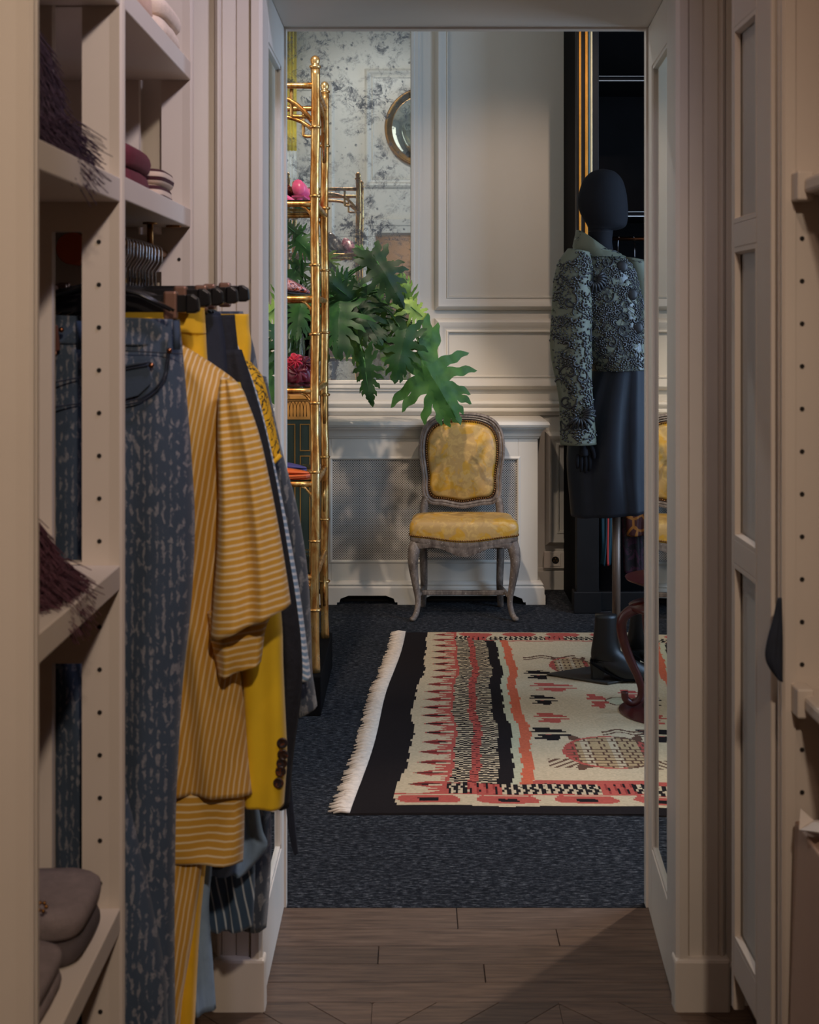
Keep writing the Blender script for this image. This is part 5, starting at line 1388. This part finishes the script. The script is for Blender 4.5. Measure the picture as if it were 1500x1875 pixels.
bk = garment('black_coat', 'black textured coat with a long sleeve running behind the striped shirt', 'coat', [(270, 580, 430, 576, .04), (268, 620, 434, 616, .05), (262, 680, 442, 680, .06), (258, 760, 462, 750, .06), (255, 900, 470, 900, .06), (255, 1200, 470, 1200, .06), (258, 1465, 462, 1465, .05)], 2.36, .06, M['blackcloth'], 26, part='body')
loft([(400, 640, 443, 640, .03), (405, 720, 466, 712, .045), (420, 800, 487, 790, .05), (440, 900, 508, 890, .05), (455, 1000, 525, 990, .05), (470, 1100, 542, 1095, .05), (480, 1180, 552, 1180, .05), (486, 1260, 553, 1262, .05), (490, 1380, 538, 1380, .045), (496, 1476, 530, 1476, .04)], 2.345, .05, folds=.004, fn=3, seed=27).build('sleeve', M['blackcloth'], bk, smooth=True)
gb = garment('blue_striped_shirt', 'pale blue and white striped shirt between the black coat and the denim jacket', 'shirt', [(290, 620, 432, 620, .03), (288, 680, 448, 680, .05), (285, 800, 460, 800, .06), (285, 1100, 455, 1100, .06), (290, 1400, 450, 1400, .05)], 2.415, .05, M['bluestripe'], 28, part='body')
loft([(425, 660, 450, 662, .03), (432, 740, 474, 730, .04), (445, 820, 495, 815, .045), (462, 900, 513, 896, .045), (480, 1000, 533, 995, .045), (495, 1100, 551, 1098, .045), (510, 1200, 564, 1196, .045), (520, 1250, 570, 1242, .04)], 2.405, .045, folds=.003, fn=3, seed=29).build('sleeve', M['bluestripe'], gb, smooth=True)
ey = garment('embroidered_jacket', 'yellow jacket with black soutache embroidery and cap sleeve', 'jacket', [(300, 575, 456, 575, .03), (300, 600, 457, 603, .035), (298, 640, 460, 640, .05), (296, 760, 450, 760, .06), (300, 1000, 440, 1000, .05)], 2.46, .05, M['yellow'], 30, part='body')
loft([(425, 644, 442, 648, .03), (430, 664, 464, 668, .05), (440, 700, 482, 692, .055), (455, 745, 494, 738, .055), (470, 790, 504, 782, .05), (484, 838, 513, 822, .045), (490, 850, 514, 832, .04)], 2.445, .05, folds=.002, fn=2, seed=31).build('sleeve', M['soutache'], ey, smooth=True)
MB().tube([P(490, 848, 2.42), P(502, 846, 2.415), (P(514, 833, 2.42))], .0045, 6).build('cuff_edge', M['yellow'], ey, smooth=True)
dj = garment('denim_jacket', 'grey blue printed denim jacket with its cuff reaching lowest beside the doorway', 'jacket', [(310, 570, 445, 570, .03), (308, 660, 470, 660, .05), (305, 800, 480, 800, .06), (308, 1100, 480, 1100, .06), (310, 1400, 492, 1400, .06), (312, 1520, 497, 1520, .055), (314, 1610, 495, 1612, .055), (314, 1690, 488, 1698, .055)], 2.53, .06, M['denim2'], 32, part='body')
loft([(440, 680, 488, 690, .03), (470, 770, 505, 770, .05), (490, 850, 520, 838, .055), (498, 920, 541, 915, .06), (506, 1000, 556, 990, .06), (514, 1080, 566, 1075, .06), (522, 1160, 570, 1160, .055), (530, 1230, 572, 1228, .055), (540, 1300, 579, 1284, .05)], 2.50, .055, folds=.004, fn=3, seed=33).build('sleeve', M['denim2'], dj, smooth=True)
loft([(535, 1258, 573, 1238, .058), (541, 1300, 580, 1284, .056), (543, 1312, 581, 1292, .05)], 2.50, .058, M_=28).build('cuff', M['denim2'], dj, smooth=True)
garment('pale_blue_blouse', 'pale blue cotton blouse hem hanging behind the striped shirt band', 'blouse', [(330, 900, 440, 900), (330, 1300, 462, 1300), (330, 1440, 470, 1440), (340, 1520, 480, 1515), (345, 1565, 489, 1552), (370, 1600, 450, 1600)], 2.385, .03, M['paleblue'], 34, 5, .006)
garment('pale_blue_dress', 'long pale blue dress hanging nearly to the floor behind the trousers', 'dress', [(300, 900, 400, 900), (300, 1300, 398, 1300), (305, 1560, 390, 1560), (315, 1660, 383, 1660), (325, 1760, 390, 1760), (335, 1856, 396, 1846)], 2.30, .03, M['paleblue'], 35, 4, .006)
garment('blue_striped_skirt', 'blue skirt with white pinstripes hanging above the door plinth block', 'skirt', [(330, 1000, 455, 1000), (335, 1400, 460, 1400), (340, 1560, 467, 1560), (345, 1640, 466, 1640), (350, 1700, 463, 1697)], 2.44, .04, M['bluestripe2'], 36, 6, .007)
garment('fabric_belt', 'thin dark fabric belt end dangling in front of the carpet', 'belt', [(516, 1300, 530, 1300), (520, 1400, 532, 1400), (524, 1480, 538, 1480), (532, 1540, 544, 1538), (539, 1566, 546, 1562)], 2.56, .006, M['navycloth'], 37, 2, .001, 16)

# ------------------------------------------------------------------ folded goods on the left shelves
def folded(name, label, cat, cx, cy, z, sx, sy, h, layers, mats, group=None, sag=.0, over=0.0):
    """stack of rounded folds of one garment"""
    t = thing(name, label, cat, (cx, cy, z), group)
    hh = h/layers
    for k in range(layers):
        rs = []; n = 28; rnd = random.Random(k*7+int(cx*1000) % 50)
        for f, zz in ((.93, 0), (.99, .22), (1.0, .5), (.985, .78), (.93, .96), (.6, 1.03), (.02, 1.05)):
            ring = []
            for j in range(n):
                a = 2*PI*j/n; c, s = math.cos(a), math.sin(a); e = .38
                x = abs(c)**e*(1 if c > 0 else -1)*sx/2*f; y = abs(s)**e*(1 if s > 0 else -1)*sy/2*f
                w_ = mnoise.noise(Vector((x*14+k*3, y*14, zz*2+cx*9)))
                ring.append(Vector((cx+x*(1+.04*w_)+k*.004, cy+y*(1+.04*w_)-k*.003, z+hh*(k+zz)+.1*hh*w_*(1 if zz > .1 else 0)-(sag*abs(x/sx*2)**2 if zz > .1 else 0)*(1 if zz > .5 else .3))))
            rs.append(ring)
        MB().rings(rs).build('fold', mats[k % len(mats)], t, smooth=True)
    return t
M['greyfelt'] = plain('grey_felted_wool', hexc(126, 112, 110), .9, var=.14, scale=50, bump=.3, bscale=300)
M['greydark'] = plain('dark_grey_knit', hexc(78, 68, 68), .9, var=.1, scale=50)
M['burgundy'] = plain('burgundy_knit', hexc(92, 26, 38), .85, var=.15, scale=40, bump=.3, bscale=300)
M['cream'] = plain('cream_mohair', hexc(226, 200, 178), .9, var=.1, scale=40, bump=.4, bscale=260)
M['peach'] = plain('peach_felt', hexc(214, 176, 152), .9, var=.08, scale=30)
t_ = NT('burgundy_cream_knit'); v_ = t_.tc(); x_, y_, z_ = t_.sep(v_)
t_.set('Base Color', t_.ramp(t_.math('FRACT', t_.math('ADD', t_.math('MULTIPLY', z_, 62.0), 100.35)), [(0, hexc(206, 180, 158)), (.55, hexc(64, 20, 26))], 'CONSTANT')); t_.set('Roughness', .9); t_.bump(t_.noise(v_, 300, 2), .3, .002)
M['knitstripe'] = t_.m
za1 = 1.6165
folded('folded_jumper', 'grey felted jumper in the farther pile on the lowest left shelf', 'jumper', -.565, 1.885, .503, .21, .17, .078, 2, [M['greydark'], M['greyfelt']], 'folded grey jumpers')
folded('folded_jumper', 'grey felted jumper in the nearer pile on the lowest left shelf', 'jumper', -.575, 1.70, .503, .21, .185, .055, 2, [M['greyfelt'], M['greyfelt']], 'folded grey jumpers')
folded('folded_jumper', 'dark burgundy folded knit on the upper shelf above the rail', 'jumper', -.555, 2.30, 1.6225, .16, .22, .075, 2, [M['burgundy']], 'folded knits above the rail')
folded('folded_jumper', 'cream and burgundy striped folded knit above the rail', 'jumper', -.535, 2.50, 1.6225, .14, .16, .058, 2, [M['knitstripe']], 'folded knits above the rail')
folded('folded_jumper', 'soft cream mohair jumper folded on the top left shelf', 'jumper', -.535, 2.47, 1.9185, .17, .22, .068, 2, [M['cream']], 'folded knits above the rail')
folded('felt_sheet', 'peach felt garment folded at the edge of the top left shelf', 'garment', -.52, 2.22, 1.9185, .14, .18, .045, 1, [M['peach']])
# brooch on the grey jumper
br = thing('brooch', 'small brass brooch pinned on the grey folded jumper', 'brooch', tuple(P(77, 1660, 1.795)))
bm_ = MB()
for k in range(6):
    bm_.ball(P(77, 1660, 1.795)+Vector((.006*math.cos(k), -.001, .006*math.sin(k))), .003, 6, 4)
bm_.build('ornament', M['brass'], br, smooth=True)
# fringed scarves
M['purple'] = plain('dark_purple_yarn', hexc(52, 32, 48), .8, var=.3, scale=60)
M['maroon'] = plain('maroon_yarn', hexc(70, 34, 44), .8, var=.3, scale=60)
def fringed(name, label, c, h, sx, sy, mat, seed, out, nf=420):
    t = thing(name, label, 'scarf', c); rnd = random.Random(seed); c = Vector(c)
    rs = []
    for f, q in ((.85, 0), (1, .1), (.95, .35), (.8, .65), (.55, .9), (.2, 1.0), (.02, 1.01)):
        rs.append([c+Vector((math.cos(2*PI*j/20)*sx*f*(1+.12*math.sin(3*j)), math.sin(2*PI*j/20)*sy*f, q*h)) for j in range(20)])
    MB().rings(rs).build('body', mat, t, smooth=True)
    fr = MB()
    for k in range(nf):
        a = rnd.uniform(-PI*.75, PI*.45); q = rnd.random()**1.3; f = (1-.75*q*q)
        b = c+Vector((math.cos(a)*sx*f*.95, math.sin(a)*sy*f*.95, q*h*.95+.004)); d = Vector((math.cos(a)*.6+out[0], math.sin(a)*.5+out[1], rnd.uniform(-.9, .3))).normalized()
        L = rnd.uniform(.03, .07) if (q < .25 and math.cos(a) > -.2) else rnd.uniform(.012, .03); m = b+d*L*.5+Vector((0, 0, .006)); e = b+d*L+Vector((rnd.uniform(-.012, .012), rnd.uniform(-.012, .012), -.022))
        if e.x < LX-.006: e.z = max(e.z, c.z+.002); m.z = max(m.z, c.z+.003)
        fr.tube([b, m, e], [.0011, .0009, .0005], 4)
    fr.build('fringe', mat, t, kind='stuff')
fringed('fringed_scarf', 'dark purple shaggy fringed scarf bundled on the upper left shelf', (-.548, 1.80, za1+.0005), .19, .058, .085, M['purple'], 3, (.25, .05), 2600)
fringed('fringed_scarf', 'maroon shaggy fringed scarf bundled on the middle left shelf', (-.545, 1.76, 1.0257), .115, .055, .085, M['maroon'], 4, (.3, .1), 2600)
# long fringe tips spilling over the shelf edge
# orange round box glimpsed through the upright
ob = thing('round_box', 'small round orange box glimpsed through the slot of the upright', 'box', (XP(138, 2.62)-.03, 2.60, 1.51))
MB().lathe([(.001, -.03), (.030, -.03), (.032, -.024), (.032, .03), (.001, .03)], (XP(138, 2.60), 2.60, ZP(456, 2.60)), 24, 'y').build('tin', M['orange'], ob, smooth=True, auto=40)

# ------------------------------------------------------------------ right side: panelled cupboard and shelf unit
PX_ = 0.558
cp = thing('panelled_cupboard', 'tall narrow cream panelled cupboard beside the right door casing', 'cupboard', (.75, 2.15, -.014))
y0, y1 = 2.038, 2.292
ya, yb = 2.125, 2.275
MB().box(PX_+.020, 1.0, y0, y1, .27, 2.6).build('carcass', M['shelf'], cp)
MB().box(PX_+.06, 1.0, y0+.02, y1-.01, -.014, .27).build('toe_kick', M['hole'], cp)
MB().box(PX_, PX_+.020, y0, ya, -.014, 2.6).build('stile', M['shelf'], cp, bevel=.003)
MB().box(PX_, PX_+.020, yb, y1, .20, 2.6).build('stile', M['shelf'], cp, bevel=.003)
for z0, z1 in ((.262, .325), (.978, 1.02), (1.524, 1.566), (1.905, 2.1)):
    MB().box(PX_, PX_+.020, ya, yb, z0, z1).build('rail', M['shelf'], cp, bevel=.002)
for z0, z1 in ((.325, .978), (1.02, 1.524), (1.566, 1.905)):
    MB().box(PX_+.012, PX_+.02, ya, yb, z0, z1).build('panel', M['wall'], cp)
    MB().frame([(ya, z0), (yb, z0), (yb, z1), (ya, z1)], [(0, 0), (-.008, .0), (-.012, .009), (0, .012)], lambda y, z, h: (PX_+h, y, z)).build('panel_bead', M['shelf'], cp)
rsu = thing('shelf_unit', 'brown cream shelf unit with drilled upright at the right edge', 'shelf unit', (.8, 1.7, -.014))
RX = 0.562
rup = MB().box(RX+.010, 1.04, 1.995, 2.015, -.014, 2.66).build('upright', M['shelf'], rsu)
pr = [(0, .0), (0, .008), (.003, .010), (.003, .014), (0, .016), (0, .022), (.012, .024), (.02, .02), (.02, -.004), (.004, -.004)]
MB().prism([(RX+a, 1.993+b) for a, b in pr], -.014, 2.66, lambda p, q, h: (p, q, h)).build('edge_moulding', M['shelf'], rup)
for k in range(15):
    if 437+77.8*k > 1200 and k in (11,): continue
    pin_hole(XP(1467, 2.0), 1.9945, zB(437+77.8*k), rup)
for z in (1.612, .838):
    MB().box(.585, 1.04, 1.40, 1.994, z-.024, z).build('shelf', M['shelf'], rsu, bevel=.006)
    MB().box(.575, .60, 1.955, 1.994, z-.034, z+.010).build('shelf_bracket', M['shelf'], rsu, bevel=.003)
MB().box(1.03, 1.04, .8, 1.99, -.014, 2.66).build('back_panel', M['shelf'], rsu)
MB().box(RX+.01, 1.04, 1.37, 1.39, -.014, 2.66).build('upright', M['shelf'], rsu)
# navy garment just showing between cupboard and upright
ng = thing('navy_scarf', 'dark navy scarf end showing beside the right upright', 'scarf', tuple(P(1412, 1100, 2.005)))
loft([(1424, 1095, 1432, 1095, .008), (1416, 1130, 1433, 1130, .012), (1405, 1170, 1434, 1170, .016), (1401, 1200, 1434, 1202, .018), (1408, 1222, 1434, 1228, .016), (1426, 1246, 1434, 1248, .01)], 1.974, .014, M_=24, folds=.001).build('cloth', M['navycloth'], ng, smooth=True)
# paper carrier bag
M['paper'] = plain('beige_paper', hexc(186, 154, 132), .7, var=.05, scale=8, bump=.05, bscale=40)
M['tissue'] = plain('white_tissue', hexc(226, 214, 204), .8, var=.05)
bg = thing('paper_bag', 'large beige paper carrier bag standing at the right edge', 'bag', (.80, 1.78, -.014))
zt_ = ZP(1512, 1.95)
def bagring(z, g): return [Vector((x, y, z)) for x, y in ((.563+g, 1.975-g*.3), (.560+g, 1.80), (.563+g, 1.60), (.80, 1.59), (1.02-g, 1.60), (1.02-g, 1.975-g*.3), (.80, 1.978-g*.3))]
MB().rings([bagring(-.013, .002), bagring(.15, 0), bagring(.38, .006), bagring(zt_, .012)]).build('body', M['paper'], bg, bevel=.003)
MB().add([P(1466, 1480, 1.93), P(1491, 1503, 1.92), P(1464, 1520, 1.92), P(1540, 1500, 1.88), P(1500, 1525, 1.85)], [(0, 2, 1), (1, 2, 4), (1, 4, 3)]).build('tissue', M['tissue'], bg, solid=.002)
